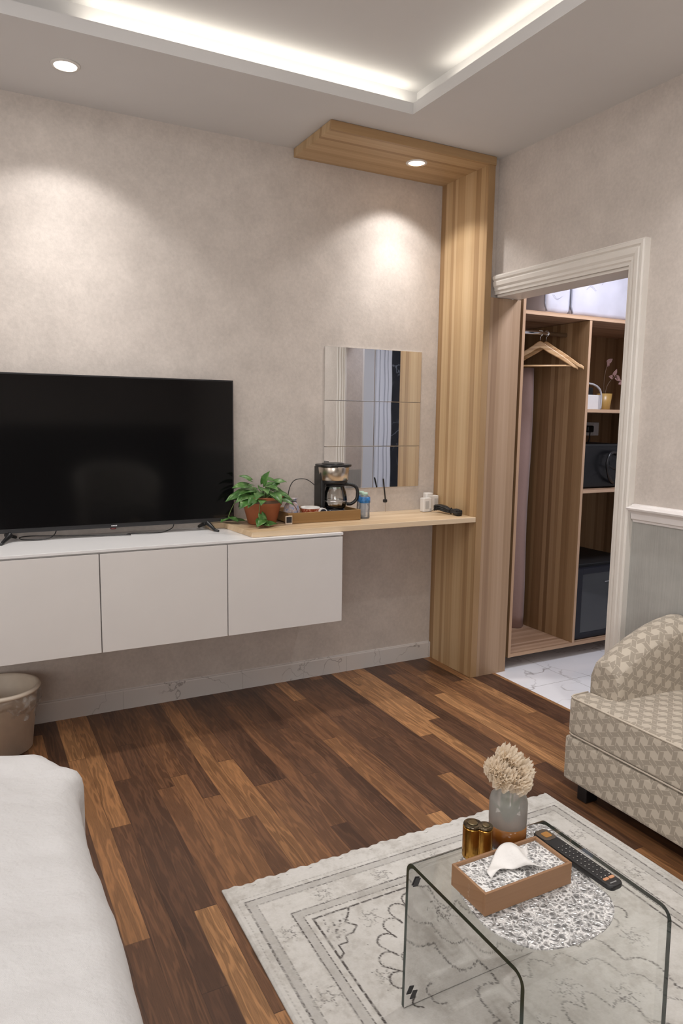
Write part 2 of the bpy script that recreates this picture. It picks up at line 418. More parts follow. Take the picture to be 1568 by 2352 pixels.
# marble skirting under the cabinets
m = MB(); m.prism([(YB, 0), (YB-.014, 0), (YB-.014, .088), (YB-.011, .093), (YB-.004, .093), (YB, .097)], 'x', XL, 2.39)
o = struct('baseboard_back', m, M_skirt, 'white marble skirting with grey veins along the television wall', 'baseboard')
# joints in the skirting
m = MB()
for x in (.62, 1.22, 1.83): m.box(x, x+.0015, YB-.0145, YB-.0135, 0, .09)
tag(obj('skirting_joint', m, plain('grout', (.42, .40, .38), .8), o), None, None)
m = MB(); m.box(XR-.012, XR, YF, 2.08, 0, .09, .002)
struct('baseboard_right', m, M_skirt, 'white marble skirting behind the sofa', 'baseboard')

# door casing (profile across its width: 0 = inner edge ... 1 = outer edge)
prof = [(0, 0), (0, .012), (.012, .014), (.018, .020), (.030, .021), (.040, .028), (.058, .031), (.066, .026), (.072, .034), (.084, .036), (.088, .030), (.092, .030), (.092, 0)]
m = MB()
zi, yi = 2.035, 2.165
m_side = [[(XR-d, yi-wd, z) for wd, d in prof] for z in (0.0,)]
def casing(m):
    n = len(prof)
    A = [m.bm.verts.new((XR-d, yi-wd, 0)) for wd, d in prof]
    B = [m.bm.verts.new((XR-d, yi-wd, zi+wd)) for wd, d in prof]
    Cc = [m.bm.verts.new((XR-d, 3.004, zi+wd)) for wd, d in prof]
    for P, Q in ((A, B), (B, Cc)):
        for i in range(n): m.bm.faces.new([P[i], P[(i+1) % n], Q[(i+1) % n], Q[i]])
    m.bm.faces.new(A); m.bm.faces.new(Cc)
casing(m)
m.box(XR+.001, 2.612, 2.152, 2.1645, 0, 2.034); m.box(XR+.001, 2.612, 2.152, 3.004, 2.022, 2.0345)
struct('door_1', m, M_trim, 'cream moulded door casing around the open doorway', 'door casing')
# chair rail
rp = [(0, .985), (.006, .985), (.008, .993), (.014, .998), (.016, 1.020), (.022, 1.028), (.034, 1.036), (.036, 1.043), (.028, 1.049), (.016, 1.053), (.012, 1.058), (.004, 1.060), (0, 1.060)]
m = MB(); n0 = [m.bm.verts.new((XR-d, YF, z)) for d, z in rp]; n1 = [m.bm.verts.new((XR-d, 2.062+d*.6, z)) for d, z in rp]
for i in range(len(rp)): m.bm.faces.new([n0[i], n1[i], n1[(i+1) % len(rp)], n0[(i+1) % len(rp)]])
m.bm.faces.new(n0); m.bm.faces.new(n1)
struct('trim_1', m, plain('rail_paint', (.80, .76, .75), .32, vary=.02), 'white moulded chair rail on the right wall', 'chair rail')

# ------------------------------------------------------------------ wood surround: column, canopy, doorway lining
r = thing('wood_surround', (2.39, 3.006, 0), 'striped oak laminate column turning into a canopy board under the ceiling', 'wood panelling')
m = MB(); m.box(2.39, 2.43, 3.006, YB-.001, 0, 2.66); obj('column_panel', m, M_oak_col, r, bevel=.0015)
m = MB(); m.box(1.503, 2.43, 3.0, YB-.001, 2.658, ZC-.001); obj('canopy_panel', m, M_oak_x, r, bevel=.002)
m = MB(); m.box(2.4305, 2.632, 3.0065, 3.03, 0, 2.021); obj('doorway_lining', m, M_oak_front, r, bevel=.001)

# ------------------------------------------------------------------ downlights
def downlight(x, y, z, label, onwood=False):
    r = thing('recessed_downlight', (x, y, z), label, 'ceiling light', 'recessed downlights')
    m = MB(); m.lathe([(.042, -.006), (.052, -.004), (.055, -.0005), (.046, -.0005)], x, y, z, 32, False, False); obj('trim_ring', m, plain('downlight_ring', (.75, .72, .68), .4), r)
    mm, nt, out = new_mat('lamp_lens'); e = nt.nodes.new('ShaderNodeEmission'); e.inputs[0].default_value = (1, .96, .90, 1); e.inputs[1].default_value = 9
    nt.links.new(e.outputs[0], out.inputs[0])
    m = MB(); m.lathe([(.0415, -.002), (.040, -.001)], x, y, z, 32); obj('lens', m, mm, r)
for i, (x, y, z, p) in enumerate(DOWN):
    downlight(x, y, z, ['recessed round downlight in the ceiling above the television', 'small recessed downlight in the oak canopy board above the mirror',
        'recessed downlight in the ceiling above the sofa', 'recessed downlight in the ceiling right of the coffee table', 'recessed downlight at the far left above the television wall',
        'recessed downlight behind the bed, middle', 'recessed downlight behind the bed, left', 'recessed downlight behind the bed, right'][i])

# ------------------------------------------------------------------ floating cabinets and desk
YC = 2.985; ZT = .858; ZB = .428
names = ['white wall-hung cabinet with flat door, leftmost, above the waste bin', 'white wall-hung cabinet with flat door, middle one under the television', 'white wall-hung cabinet with flat door, rightmost, under the desk top']
xs = [(-.075, .468), (.468, 1.009), (1.009, 1.583)]
for (x0, x1), lb in zip(xs, names):
    r = thing('wall_cabinet', ((x0+x1)/2, YC, ZB), lb, 'cabinet', 'wall-hung cabinets under the television')
    m = MB(); m.box(x0+.0005, x1-.0005, YC+.02, YB-.001, ZB, ZT-.012); obj('body', m, M_white, r)
    m = MB(); m.box(x0+.0022, x1-.0022, YC, YC+.018, ZB-.002, ZT-.019); obj('door', m, M_white, r, bevel=.0012)
m = MB(); m.box(-.075, 1.583, YC-.001, YB-.001, ZT-.0115, ZT)
tag(obj('cabinet_top', m, M_whitetop, loc=(.75, YC, ZT), bevel=.001), 'glossy white top board running over the wall-hung cabinets', 'cabinet top')
ZD0, ZD = ZT+.0005, ZT+.027
m = MB(); m.prism([(1.135, 3.008), (2.389, 3.008), (2.389, YB-.001), (1.035, YB-.001), (1.035, 3.335), (1.108, 3.335)], 'z', ZD0, ZD)
tag(obj('desk_top', m, M_desk, loc=(1.7, 3.2, ZD0), bevel=.0015), 'light oak desk board from the oak column to the cabinet top', 'desk')

# ------------------------------------------------------------------ mirror tiles
def mirror_mat():
    m_, nt, out = new_mat('mirror_silver'); g = G(nt); co = g.coord()
    nb = g.bump(g.noise(co, 3.5, 1), .05, .01)
    g.bsdf(out, (.86, .87, .87), .015, 1, nb); return m_
M_mirror = mirror_mat()
pos = [('top', 1.489, 1.765), ('middle', 1.248, 1.487), ('bottom', 1.020, 1.246)]
for nm, z0, z1 in pos:
    for sd, x0, x1 in (('left', 1.682, 1.981), ('right', 1.983, 2.281)):
        m = MB(); m.box(x0, x1, YB-.006, YB-.001, z0, z1)
        tag(obj('mirror_tile', m, M_mirror, loc=((x0+x1)/2, YB-.001, z0), bevel=.001), f'{nm} {sd} tile of the mirror above the desk', 'mirror', 'mirror tiles above the desk')

# ------------------------------------------------------------------ television
TX0, TX1, TZ0, TZ1, TY = .018, 1.150, .896, 1.567, 3.30
r = thing('television', (.586, TY, ZT+.001), 'large black flat television on two splayed feet', 'television')
m = MB(); m.box(TX0, TX1, TY, TY+.022, TZ0, TZ1, .002); m.box(TX0+.15, TX1-.15, TY+.02, TY+.06, TZ0+.03, TZ1-.25, .01); obj('body', m, M_blacksat, r)
def screen_mat():
    m_, nt, out = new_mat('dark_glossy_screen'); g = G(nt); g.bsdf(out, (.004, .004, .0045), .09, 0, spec=.35); return m_
m = MB(); m.box(TX0+.007, TX1-.007, TY-.0015, TY+.001, TZ0+.019, TZ1-.007); obj('screen', m, screen_mat(), r)
for sx, fx in ((-1, .155), (1, 1.018)):
    m = MB()
    m.tube([(fx-.005, TY+.012, TZ0+.004), (fx+.005, TY+.0, TZ0-.008), (fx+sx*.02 if sx > 0 else fx-.03, TY-.05, ZT+.006), (fx+sx*.03 if sx > 0 else fx-.035, TY-.072, ZT+.005)], [.012, .011, .007, .005], 8)
    m.tube([(fx-.005, TY+.012, TZ0+.004), (fx-.008, TY+.03, TZ0-.010), (fx-.022 if sx > 0 else fx+.03, TY+.075, ZT+.009)], [.012, .011, .007], 8)
    obj('foot', m, M_black, r)
def text(s, size, loc, rot, mat, parent, name='lettering', ext=.0003):
    cu = bpy.data.curves.new(name, 'FONT'); cu.body = s; cu.size = size; cu.extrude = ext; cu.align_x = 'CENTER'; cu.align_y = 'CENTER'
    o = bpy.data.objects.new(name, cu); C.objects.link(o); o.rotation_euler = rot
    bpy.context.view_layer.update()
    me = bpy.data.meshes.new_from_object(o); bpy.data.objects.remove(o)
    o = bpy.data.objects.new(name, me); C.objects.link(o); me.materials.append(mat)
    o.parent = parent
    root = Vector(); q = parent
    while q: root += q.location; q = q.parent
    o.location = Vector(loc)-root; o.rotation_euler = rot; return o
m = MB()
for k in range(4): m.box(.573+k*.0065, .578+k*.0065, TY-.003, TY-.0005, TZ0+.0065, TZ0+.0115)
obj('logo', m, plain('logo_silver', (.6, .6, .62), .3), r)
m = MB(); m.lathe([(.011, 0), (.013, .004), (.013, .008)], .583, TY+.008, TZ0-.008, 12, sy=.5); obj('status_light', m, plain('red_translucent', (.14, .03, .03), .3), r)
# cables under the television
m = MB(); m.tube(spline([(.86, 3.315, .905), (.855, 3.33, .875), (.80, 3.30, ZT+.004), (.72, 3.29, ZT+.006), (.665, 3.315, ZT+.005), (.64, 3.30, ZT+.004)]), .0022, 6)
tag(obj('power_cable', m, M_black, loc=(.72, 3.3, ZT)), 'thin black cable looping under the middle of the television', 'cable')
m = MB(); m.tube(spline([(.655, 3.285, ZT+.004), (.55, 3.30, ZT+.005), (.40, 3.32, ZT+.010), (.26, 3.35, ZT+.014), (.20, 3.345, ZT+.012), (.215, 3.315, ZT+.005), (.30, 3.30, ZT+.006), (.335, 3.315, ZT+.02), (.35, 3.33, .91)]), .0024, 6)
tag(obj('power_cable', m, M_black, loc=(.4, 3.32, ZT)), 'black cable coiling beside the left foot of the television', 'cable')

# ------------------------------------------------------------------ potted plant
def leaf_mat():
    m_, nt, out = new_mat('pothos_leaf'); g = G(nt); co = g.coord()
    n = g.noise(co, 38, 3); col = g.ramp(n, [(.3, (.030, .095, .020)), (.52, (.065, .17, .035)), (.68, (.15, .27, .09)), (.8, (.38, .48, .27))])
    g.bsdf(out, col, .38, 0, spec=.45); return m_
M_leaf = leaf_mat(); M_terra = plain('terracotta_plastic', (.36, .115, .050), .55, vary=.10, nscale=14)
def leaf(mb, base, d, up, L, W, droop=.3, fold=.25):
    """heart-shaped leaf from base in direction d; up = leaf normal side"""
    d = Vector(d).normalized(); up = Vector(up); sd = d.cross(up).normalized(); up = sd.cross(d).normalized()
    nu, nv = 9, 6; base = Vector(base); V = []
    for i in range(nu+1):
        t = i/nu; wd = W*.5*(math.sin(PI*min(1, (t*.93+.07))**.72))*(1-.15*t); row = []
        for j in range(nv+1):
            s_ = (j/nv-.5)*2
            back = -.10*L*(abs(s_)**1.5)*(1-t)**3 * 3
            p = base + d*(L*t+back*.6) + sd*(s_*wd) + up*(abs(s_)*wd*fold - droop*L*t*t + .02*L*math.sin(7*t+3*s_))
            row.append(mb.bm.verts.new(p))
        V.append(row)
    for i in range(nu):
        for j in range(nv):
            f = mb.bm.faces.new([V[i][j], V[i+1][j], V[i+1][j+1], V[i][j+1]]); f.smooth = True
px, py = 1.268, 3.232; zb = ZD+.001
r = thing('potted_plant', (px, py, zb), 'green trailing plant in a terracotta pot on the desk end', 'plant')
m = MB(); m.lathe([(.062, 0), (.068, .004), (.091, .090), (.096, .092), (.104, .130), (.108, .134), (.102, .136), (.096, .124), (.090, .122)], px, py, zb, 40, True, False)
pot = obj('pot', m, M_terra, r)
m = MB(); m.lathe([(.0970, .097), (.1022, .121), (.1014, .1215), (.0957, .097)], px, py, zb, 40, False, False); obj('painted_band', m, plain('brown_band', (.13, .075, .045), .6), pot)
m = MB(); m.lathe([(.0, .122), (.04, .126), (.093, .121)], px, py, zb, 24, False, False); obj('soil', m, plain('soil', (.05, .025, .012), .95, vary=.5, nscale=120, bump=.8), r)
ml = MB(); ms = MB(); rng = random.Random(3)
tops = []
for k in range(34):
    an = k*2.39996; rad = .012+.088*math.sqrt(((k*7) % 34)/34); h = .262 - .85*rad - rng.uniform(0, .05)
    tops.append((an, rad*(1+rng.uniform(-.1, .2)), h))
for an, rad, h in tops:
    s0 = Vector((px+.02*math.cos(an), py+.02*math.sin(an), zb+.122)); e0 = Vector((px+rad*math.cos(an), min(py+rad*math.sin(an), 3.335), zb+h-.02))
    ms.tube(spline([s0, (s0+e0)/2+Vector((0, 0, .012)), e0], 4), .0016, 5)
    dirv = Vector((math.cos(an), math.sin(an)*.8, rng.uniform(-.25, .25)))
    if e0.y > 3.27: dirv.y = min(dirv.y, .1)
    leaf(ml, e0, dirv, (-.3*math.cos(an), -.3*math.sin(an)-.35, 1), rng.uniform(.066, .092), rng.uniform(.048, .066), rng.uniform(.15, .5), rng.uniform(.1, .35))
# hand-placed outliers: left sprays, right sprig
for p, d, L in (((1.185, 3.20, zb+.19), (-1, -.2, .10), .080), ((1.19, 3.19, zb+.15), (-1, -.35, -.25), .085), ((1.20, 3.2, zb+.215), (-.75, 0, .45), .06),
                ((1.30, 3.2, zb+.175), (.7, -.25, .55), .055), ((1.325, 3.2, zb+.205), (1, -.1, .12), .058), ((1.29, 3.17, zb+.135), (.95, -.35, -.1), .078), ((1.215, 3.165, zb+.14), (-.7, -.6, -.35), .085), ((1.245, 3.16, zb+.20), (.1, -.5, .9), .07)):
    leaf(ml, p, d, (0, -.6, 1), L, L*.66, .25, .2)
# trailing vine over the pot rim down to the desk, and the dark one at the left end
ms.tube(spline([(1.235, 3.17, zb+.12), (1.225, 3.145, zb+.115), (1.218, 3.142, zb+.06), (1.22, 3.12, zb+.03), (1.235, 3.09, zb+.012)], 5), .002, 5)
for p, d, L in (((1.222, 3.13, zb+.060), (.25, -.35, -1), .062), ((1.225, 3.12, zb+.035), (-.55, -.6, -.28), .070), ((1.225, 3.125, zb+.012), (.25, -.98, .02), .06), ((1.24, 3.125, zb+.012), (1, -.15, .05), .060), ((1.235, 3.14, zb+.03), (.1, -.9, -.2), .05)):
    leaf(ml, p, d, (0, -.5, 1), L, L*.75, .05, .25)
ms.tube(spline([(1.18, 3.27, zb+.118), (1.15, 3.29, zb+.10), (1.12, 3.30, zb+.03), (1.13, 3.325, zb+.012), (1.16, 3.345, zb+.008)], 5), .002, 5)
for p, d, L in (((1.13, 3.29, zb+.03), (.3, -.9, -.25), .06), ((1.12, 3.31, zb+.028), (-.5, -.3, -.2), .055), ((1.15, 3.30, zb+.014), (.9, -.4, -.05), .06)):
    leaf(ml, p, d, (0, -.3, 1), L, L*.7, .05, .2)
obj('foliage', ml, M_leaf, r, solid=.0006); obj('stem', ms, plain('green_stem', (.16, .24, .07), .5), r)

# ------------------------------------------------------------------ tray with coffee things
def tray():
    r = thing('serving_tray', (1.57, 3.22, ZD+.001), 'low gold-brown wooden tray holding the coffee maker', 'tray')
    z = ZD+.001; m = MB(); m.box(1.375, 1.775, 3.165, 3.395, z, z+.006, .001); obj('base', m, M_tray, r)
    for nm, q in (('side', (1.375, 1.775, 3.160, 3.168)), ('side', (1.375, 1.775, 3.392, 3.40)), ('side', (1.375, 1.383, 3.168, 3.392)), ('side', (1.767, 1.775, 3.168, 3.392))):
        m = MB(); m.box(*q, z, z+.052, .0015); obj(nm, m, M_tray, r)
M_tray = wood_mat('tray_wood', 0, (0, .5, 1), [(.235, .13, .045), (.27, .15, .055), (.31, .18, .07), (.35, .205, .085)], .02, .45)
tray(); zt = ZD+.0085
# coffee maker
cx, cy = 1.672, 3.275
r = thing('coffee_maker', (cx, cy, zt), 'black and steel drip coffee maker with glass carafe', 'coffee maker')
def rrect(x0, x1, y0, y1, rad, n=5):
    out = []
    for (ox, oy, a0) in ((x1-rad, y0+rad, -PI/2), (x1-rad, y1-rad, 0), (x0+rad, y1-rad, PI/2), (x0+rad, y0+rad, PI)):
        for k in range(n+1): t = a0+k*PI/2/n; out.append((ox+rad*math.cos(t), oy+rad*math.sin(t)))
    return out
m = MB(); m.prism(rrect(cx-.075, cx+.080, cy-.068, cy+.068, .035), 'z', zt, zt+.030); obj('base', m, M_black, r, bevel=.003)
m = MB(); m.prism(rrect(cx-.076, cx-.052, cy-.022, cy+.066, .008), 'z', zt+.028, zt+.258); obj('column', m, M_black, r, bevel=.002)
m = MB(); m.lathe([(.052, .168), (.066, .172), (.074, .190)], cx+.002, cy-.004, zt, 36); obj('filter_bottom', m, M_black, r)
m = MB(); m.lathe([(.074, .190), (.0765, .191), (.080, .255), (.079, .258)], cx+.002, cy-.004, zt, 40); obj('steel_band', m, M_steel, r)
m = MB(); m.prism(rrect(cx-.086, cx+.088, cy-.082, cy+.078, .06, 8), 'z', zt+.2585, zt+.270); m.lathe([(.060, .270), (.055, .276), (.02, .279)], cx, cy, zt, 36); obj('lid', m, M_black, r, bevel=.003)
m = MB(); m.lathe([(.056, .034), (.056, .040), (.050, .041)], cx, cy-.015, zt, 28); obj('hot_plate', m, plain('dark_hotplate', (.03, .035, .05), .2), r)
m = MB(); m.lathe([(.0, .042), (.046, .042), (.055, .052), (.063, .085), (.060, .115), (.050, .148), (.046, .158)], cx+.008, cy-.012, zt, 40, False, False)
caf = obj('carafe', m, M_cglass, r)
m = MB(); m.lathe([(.044, .156), (.050, .157), (.051, .166), (.042, .168)], cx+.008, cy-.012, zt, 32); obj('carafe_lid', m, M_black, caf)
m = MB(); m.tube(spline([(cx+.045, cy-.03, zt+.168), (cx+.085, cy-.045, zt+.166), (cx+.112, cy-.055, zt+.145), (cx+.112, cy-.055, zt+.095), (cx+.088, cy-.045, zt+.068), (cx+.064, cy-.035, zt+.066)], 6), .0085, 8); obj('carafe_handle', m, M_black, caf)
m = MB(); m.lathe([(.0635, .083), (.0645, .085), (.0635, .087)], cx+.008, cy-.012, zt, 40, False, False); obj('carafe_band', m, M_chrome, caf)
m = MB(); m.tube(spline([(cx-.078, cy+.05, zt+.16), (cx-.12, cy+.07, zt+.19), (cx-.185, cy+.07, zt+.185), (cx-.215, cy+.07, zt+.13), (cx-.21, cy+.08, zt+.05), (cx-.16, cy+.09, zt+.01)], 8), .0022, 6)
obj('power_cord', m, M_black, r)
# patterned snack pouch
def pouch_mat():
    m_, nt, out = new_mat('printed_pouch'); g = G(nt); co = g.coord()
    f = g.noise(co, 42, 3, .6); col = g.ramp(f, [(.36, (.10, .16, .34)), (.44, (.38, .40, .52)), (.52, (.62, .50, .47)), (.60, (.40, .28, .26)), (.66, (.66, .58, .56))])
    g.bsdf(out, col, .3, 0, spec=.5); return m_
r = thing('snack_pouch', (1.42, 3.235, zt), 'glossy blue and pink printed pouch tied at the neck, beside the plant', 'pouch')
def pf(u, v):
    an = 2*PI*u; wv = [(.0, .040), (.2, .047), (.5, .040), (.78, .030), (.86, .018), (1, .030)]
    for (a0, w0), (a1, w1) in zip(wv, wv[1:]):
        if a0 <= v <= a1: rr = w0+(w1-w0)*(v-a0)/(a1-a0); break
    q = rr*(1+.10*math.sin(5*an+8*v)); return (1.42+q*math.cos(an)+.008*v, 3.235+q*.6*math.sin(an), zt+.108*v)
m = MB(); m.grid(pf, 28, 16); obj('bag', m, pouch_mat(), r)
m = MB(); m.tube([(1.428+.021*math.cos(t), 3.235+.014*math.sin(t), zt+.092+.003*math.sin(3*t)) for t in [i*2*PI/14 for i in range(15)]], .002, 6)
m.tube(spline([(1.43, 3.225, zt+.092), (1.42, 3.21, zt+.085), (1.435, 3.20, zt+.06), (1.445, 3.198, zt+.02)], 5), .0016, 5); obj('ribbon', m, plain('dark_ribbon', (.06, .03, .03), .5), r)
# bowl and sachet holder
def bowlm():
    m_, nt, out = new_mat('red_patterned_ceramic'); g = G(nt); co = g.coord()
    v = g.noise(co, 160, 2); col = g.ramp(v, [(.50, (.36, .07, .03)), (.60, (.66, .34, .22))]); g.bsdf(out, col, .25); return m_
bx, by = 1.527, 3.235
r = thing('ceramic_bowl', (bx, by, zt), 'orange-red patterned bowl with white rim between pouch and coffee maker', 'bowl')
m = MB(); m.lathe([(.036, 0), (.042, .004), (.049, .055)], bx, by, zt, 36, True, False); obj('bowl_body', m, bowlm(), r)
m = MB(); m.lathe([(.049, .0551), (.0505, .060), (.047, .061), (.043, .02), (.0, .012)], bx, by, zt, 36, False, False); obj('white_lining', m, plain('white_glaze', (.85, .82, .78), .2), r)
r = thing('sachet_holder', (1.575, 3.195, zt), 'small white arched holder with dark front, before the coffee maker', 'holder')
arc = [(1.575+.024*math.cos(t), zt+.034+.024*math.sin(t)) for t in [PI*k/12 for k in range(13)]]
m = MB(); m.prism([(1.599, zt)]+arc+[(1.551, zt)], 'y', 3.185, 3.21); obj('shell', m, M_wplastic, r)
arc2 = [(1.575+.019*math.cos(t), zt+.034+.019*math.sin(t)) for t in [PI*k/12 for k in range(13)]]
m = MB(); m.prism([(1.594, zt+.003)]+arc2+[(1.556, zt+.003)], 'y', 3.1835, 3.1855); obj('dark_front', m, plain('navy_face', (.015, .02, .035), .3), r)
# small framed card leaning on the tray's left corner
r = thing('display_card', (1.372, 3.14, ZD+.001), 'small square card with black centre and beige border, by the tray corner', 'card')
m = MB(); m.box(1.353, 1.389, 3.142, 3.147, ZD+.001, ZD+.044, .002); obj('card', m, plain('beige_card', (.62, .52, .42), .6), r)
m = MB(); m.box(1.3575, 1.3845, 3.1405, 3.1425, ZD+.010, ZD+.038); obj('black_panel', m, plain('black_print', (.015, .015, .02), .4), r)
# water bottles
def bottle(x, y, s, label):
    r = thing('water_bottle', (x, y, ZD+.001), label, 'bottle', 'small water bottles')
    z = ZD+.001
    m = MB(); m.lathe([(.019*s, 0), (.022*s, .004), (.021*s, .03), (.0225*s, .05), (.0215*s, .075), (.022*s, .085)], x, y, z, 24, True, False)
    m.lathe([(.022*s, .103), (.021*s, .108), (.014*s, .118), (.012*s, .12)], x, y, z, 24, False, True); obj('body', m, M_pet, r)
    m = MB(); m.lathe([(.0225*s, .080), (.0235*s, .082), (.0235*s, .108), (.021*s, .111)], x, y, z, 24, False, False); obj('label_band', m, plain('blue_label', (.035, .17, .42), .3, vary=.5, nscale=90), r)
    m = MB(); m.lathe([(.013*s, .118), (.013*s, .131), (.011*s, .133)], x, y, z, 20); obj('cap', m, plain('pale_green_cap', (.45, .62, .50), .35), r)
def petm():
    m_, nt, out = new_mat('crinkled_clear_plastic'); g = G(nt); co = g.coord(); nb = g.bump(g.noise(co, 70, 3), .8, .004)
    gl = g.n('ShaderNodeBsdfGlossy'); gl.inputs['Roughness'].default_value = .12; g.l(nb, gl.inputs['Normal'])
    tr = g.n('ShaderNodeBsdfTransparent'); tr.inputs[0].default_value = (.86, .89, .92, 1)
    df = g.n('ShaderNodeBsdfDiffuse'); df.inputs[0].default_value = (.7, .74, .8, 1)
    m1 = g.n('ShaderNodeMixShader'); m1.inputs[0].default_value = .22; g.l(tr.outputs[0], m1.inputs[1]); g.l(df.outputs[0], m1.inputs[2])
    m2 = g.n('ShaderNodeMixShader'); fr = g.n('ShaderNodeFresnel'); fr.inputs[0].default_value = 1.5; g.l(nb, fr.inputs['Normal']); g.l(fr.outputs[0], m2.inputs[0])
    g.l(m1.outputs[0], m2.inputs[1]); g.l(gl.outputs[0], m2.inputs[2]); g.l(m2.outputs[0], out.inputs[0]); return m_
M_pet = petm()
bottle(1.822, 3.205, 1.25, 'small clear water bottle with blue label, the nearer of two beside the tray')
bottle(1.838, 3.268, 1.1, 'small clear water bottle with blue label, the one behind, nearer the mirror')
# slim black stirrer with knob
r = thing('milk_frother', (2.045, 3.375, ZD+.001), 'slim black stick with a small knob standing against the wall below the mirror', 'frother')
m = MB(); m.tube(spline([(2.020, 3.352, 1.072), (2.026, 3.356, 1.045), (2.040, 3.363, .975), (2.043, 3.365, .955)], 5), [.0045]*6+[.004]*10, 8); obj('handle', m, M_black, r)
m = MB(); m.box(2.031, 2.053, 3.357, 3.373, .940, .958, .004); obj('knob', m, M_black, r)
m = MB(); m.tube([(2.043, 3.365, .942), (2.050, 3.370, ZD+.002)], .0012, 6); obj('whisk_shaft', m, M_steel, r)
# white adapters
r = thing('plug_adapter', (2.272, 3.31, ZD+.001), 'white boxy plug adapter, left of the pair on the desk', 'adapter', 'white adapters on the desk')
m = MB(); m.prism(rrect(2.243, 2.300, 3.285, 3.325, .008), 'z', ZD+.001, ZD+.078); obj('case', m, M_wplastic, r, bevel=.003)
m = MB(); m.box(2.255, 2.278, 3.2835, 3.286, ZD+.018, ZD+.062, .001); m.box(2.284, 2.296, 3.2825, 3.286, ZD+.006, ZD+.020); obj('socket_face', m, plain('light_grey_plastic', (.55, .54, .53), .4), r)
r = thing('plug_adapter', (2.335, 3.34, ZD+.001), 'white taller adapter with raised back block, right of the pair on the desk', 'adapter', 'white adapters on the desk')
m = MB(); m.prism(rrect(2.302, 2.375, 3.328, 3.365, .006), 'z', ZD+.001, ZD+.085); m.prism(rrect(2.292, 2.340, 3.330, 3.372, .012), 'z', ZD+.001, ZD+.100); obj('case', m, M_wplastic, r, bevel=.003)
m = MB(); m.box(2.345, 2.369, 3.3262, 3.3285, ZD+.012, ZD+.070, .001); m.box(2.358, 2.362, 3.325, 3.3265, ZD+.050, ZD+.058); obj('socket_face', m, plain('light_grey_plastic', (.55, .54, .53), .4), r)
# bundled black cord
r = thing('cord_bundle', (2.325, 3.16, ZD+.001), 'bundled black charger cord in front of the white adapters', 'cord')
m = MB()
A = Vector((2.318, 3.235, ZD+.026)); Bq = Vector((2.330, 3.150, ZD+.018))
for k in range(9):
    oy = (k % 3-1)*.012; oz = (k//3)*.0095-.010
    m.tube(spline([A+Vector((-.014+oy, .016, oz)), A+Vector((-.004+oy, .020, oz+.004)), A+Vector((.006+oy, .002, oz+.004)), (A+Bq)/2+Vector((oy, 0, oz+.004)), Bq+Vector((oy*.5, 0, oz*.5)), Bq+Vector((.008+oy, -.020, oz*.8+.004)), Bq+Vector((.012+oy*1.3, -.050, oz*.7)), Bq+Vector((.010+oy*1.3, -.060, oz*.7))], 5), .0058, 6)
obj('cord', m, M_black, r)
m = MB(); m.tube([(2.312, 3.152, ZD+.018), (2.330, 3.147, ZD+.036), (2.350, 3.149, ZD+.018), (2.332, 3.152, ZD+.005), (2.312, 3.152, ZD+.017)], .0035, 6); obj('tie', m, M_black, r)
m = MB(); m.box(2.318, 2.352, 3.075, 3.105, ZD+.001, ZD+.022, .006); m.box(2.335, 2.347, 3.115, 3.14, ZD+.001, ZD+.03, .005); obj('plug', m, M_black, r)

# ------------------------------------------------------------------ waste bin
r = thing('waste_bin', (.085, 3.20, 0), 'cream plastic waste bin lined with a clear bag under the cabinet', 'bin')
M_bin = plain('cream_plastic', (.74, .65, .54), .45, vary=.03)
m = MB(); m.lathe([(.112, .001), (.120, .004), (.147, .255), (.158, .258), (.162, .266), (.158, .274), (.146, .274), (.142, .262), (.114, .01), (.0, .01)], .085, 3.20, 0, 48, True, False); obj('bin_body', m, M_bin, r)
def linm():
    m_, nt, out = new_mat('clear_bin_liner'); g = G(nt); co = g.coord(); nb = g.bump(g.noise(co, 24, 4, .6), .5, .008)
    gl = g.n('ShaderNodeBsdfGlossy'); gl.inputs['Roughness'].default_value = .25; g.l(nb, gl.inputs['Normal']); tr_ = g.n('ShaderNodeBsdfTransparent'); tr_.inputs[0].default_value = (.98, .98, .98, 1); df = g.n('ShaderNodeBsdfDiffuse'); df.inputs[0].default_value = (.85, .83, .80, 1); tr = g.n('ShaderNodeMixShader'); g.l(g.ramp(g.noise(co, 30, 3), [(.45, (.04, .04, .04)), (.62, (.35, .35, .35))]), tr.inputs[0]); g.l(tr_.outputs[0], tr.inputs[1]); g.l(df.outputs[0], tr.inputs[2])
    mx = g.n('ShaderNodeMixShader'); fr = g.n('ShaderNodeFresnel'); fr.inputs[0].default_value = 1.45; g.l(nb, fr.inputs['Normal']); g.l(g.m('MULTIPLY', fr.outputs[0], .45), mx.inputs[0]); g.l(tr.outputs[0], mx.inputs[1]); g.l(gl.outputs[0], mx.inputs[2]); g.l(mx.outputs[0], out.inputs[0]); return m_
def lf(u, v):
    an = 2*PI*u; zl = .262-.12*v*(1+.35*math.sin(an*1+.5)+.1*math.sin(5*an)); rr = .147+.018*math.sin(PI*min(1, v*1.3))+.004*math.sin(13*an+6*v)-.012*v
    return (.085+rr*math.cos(an), 3.20+rr*math.sin(an), zl)
m = MB(); m.grid(lf, 72, 10); obj('bin_liner', m, linm(), r)

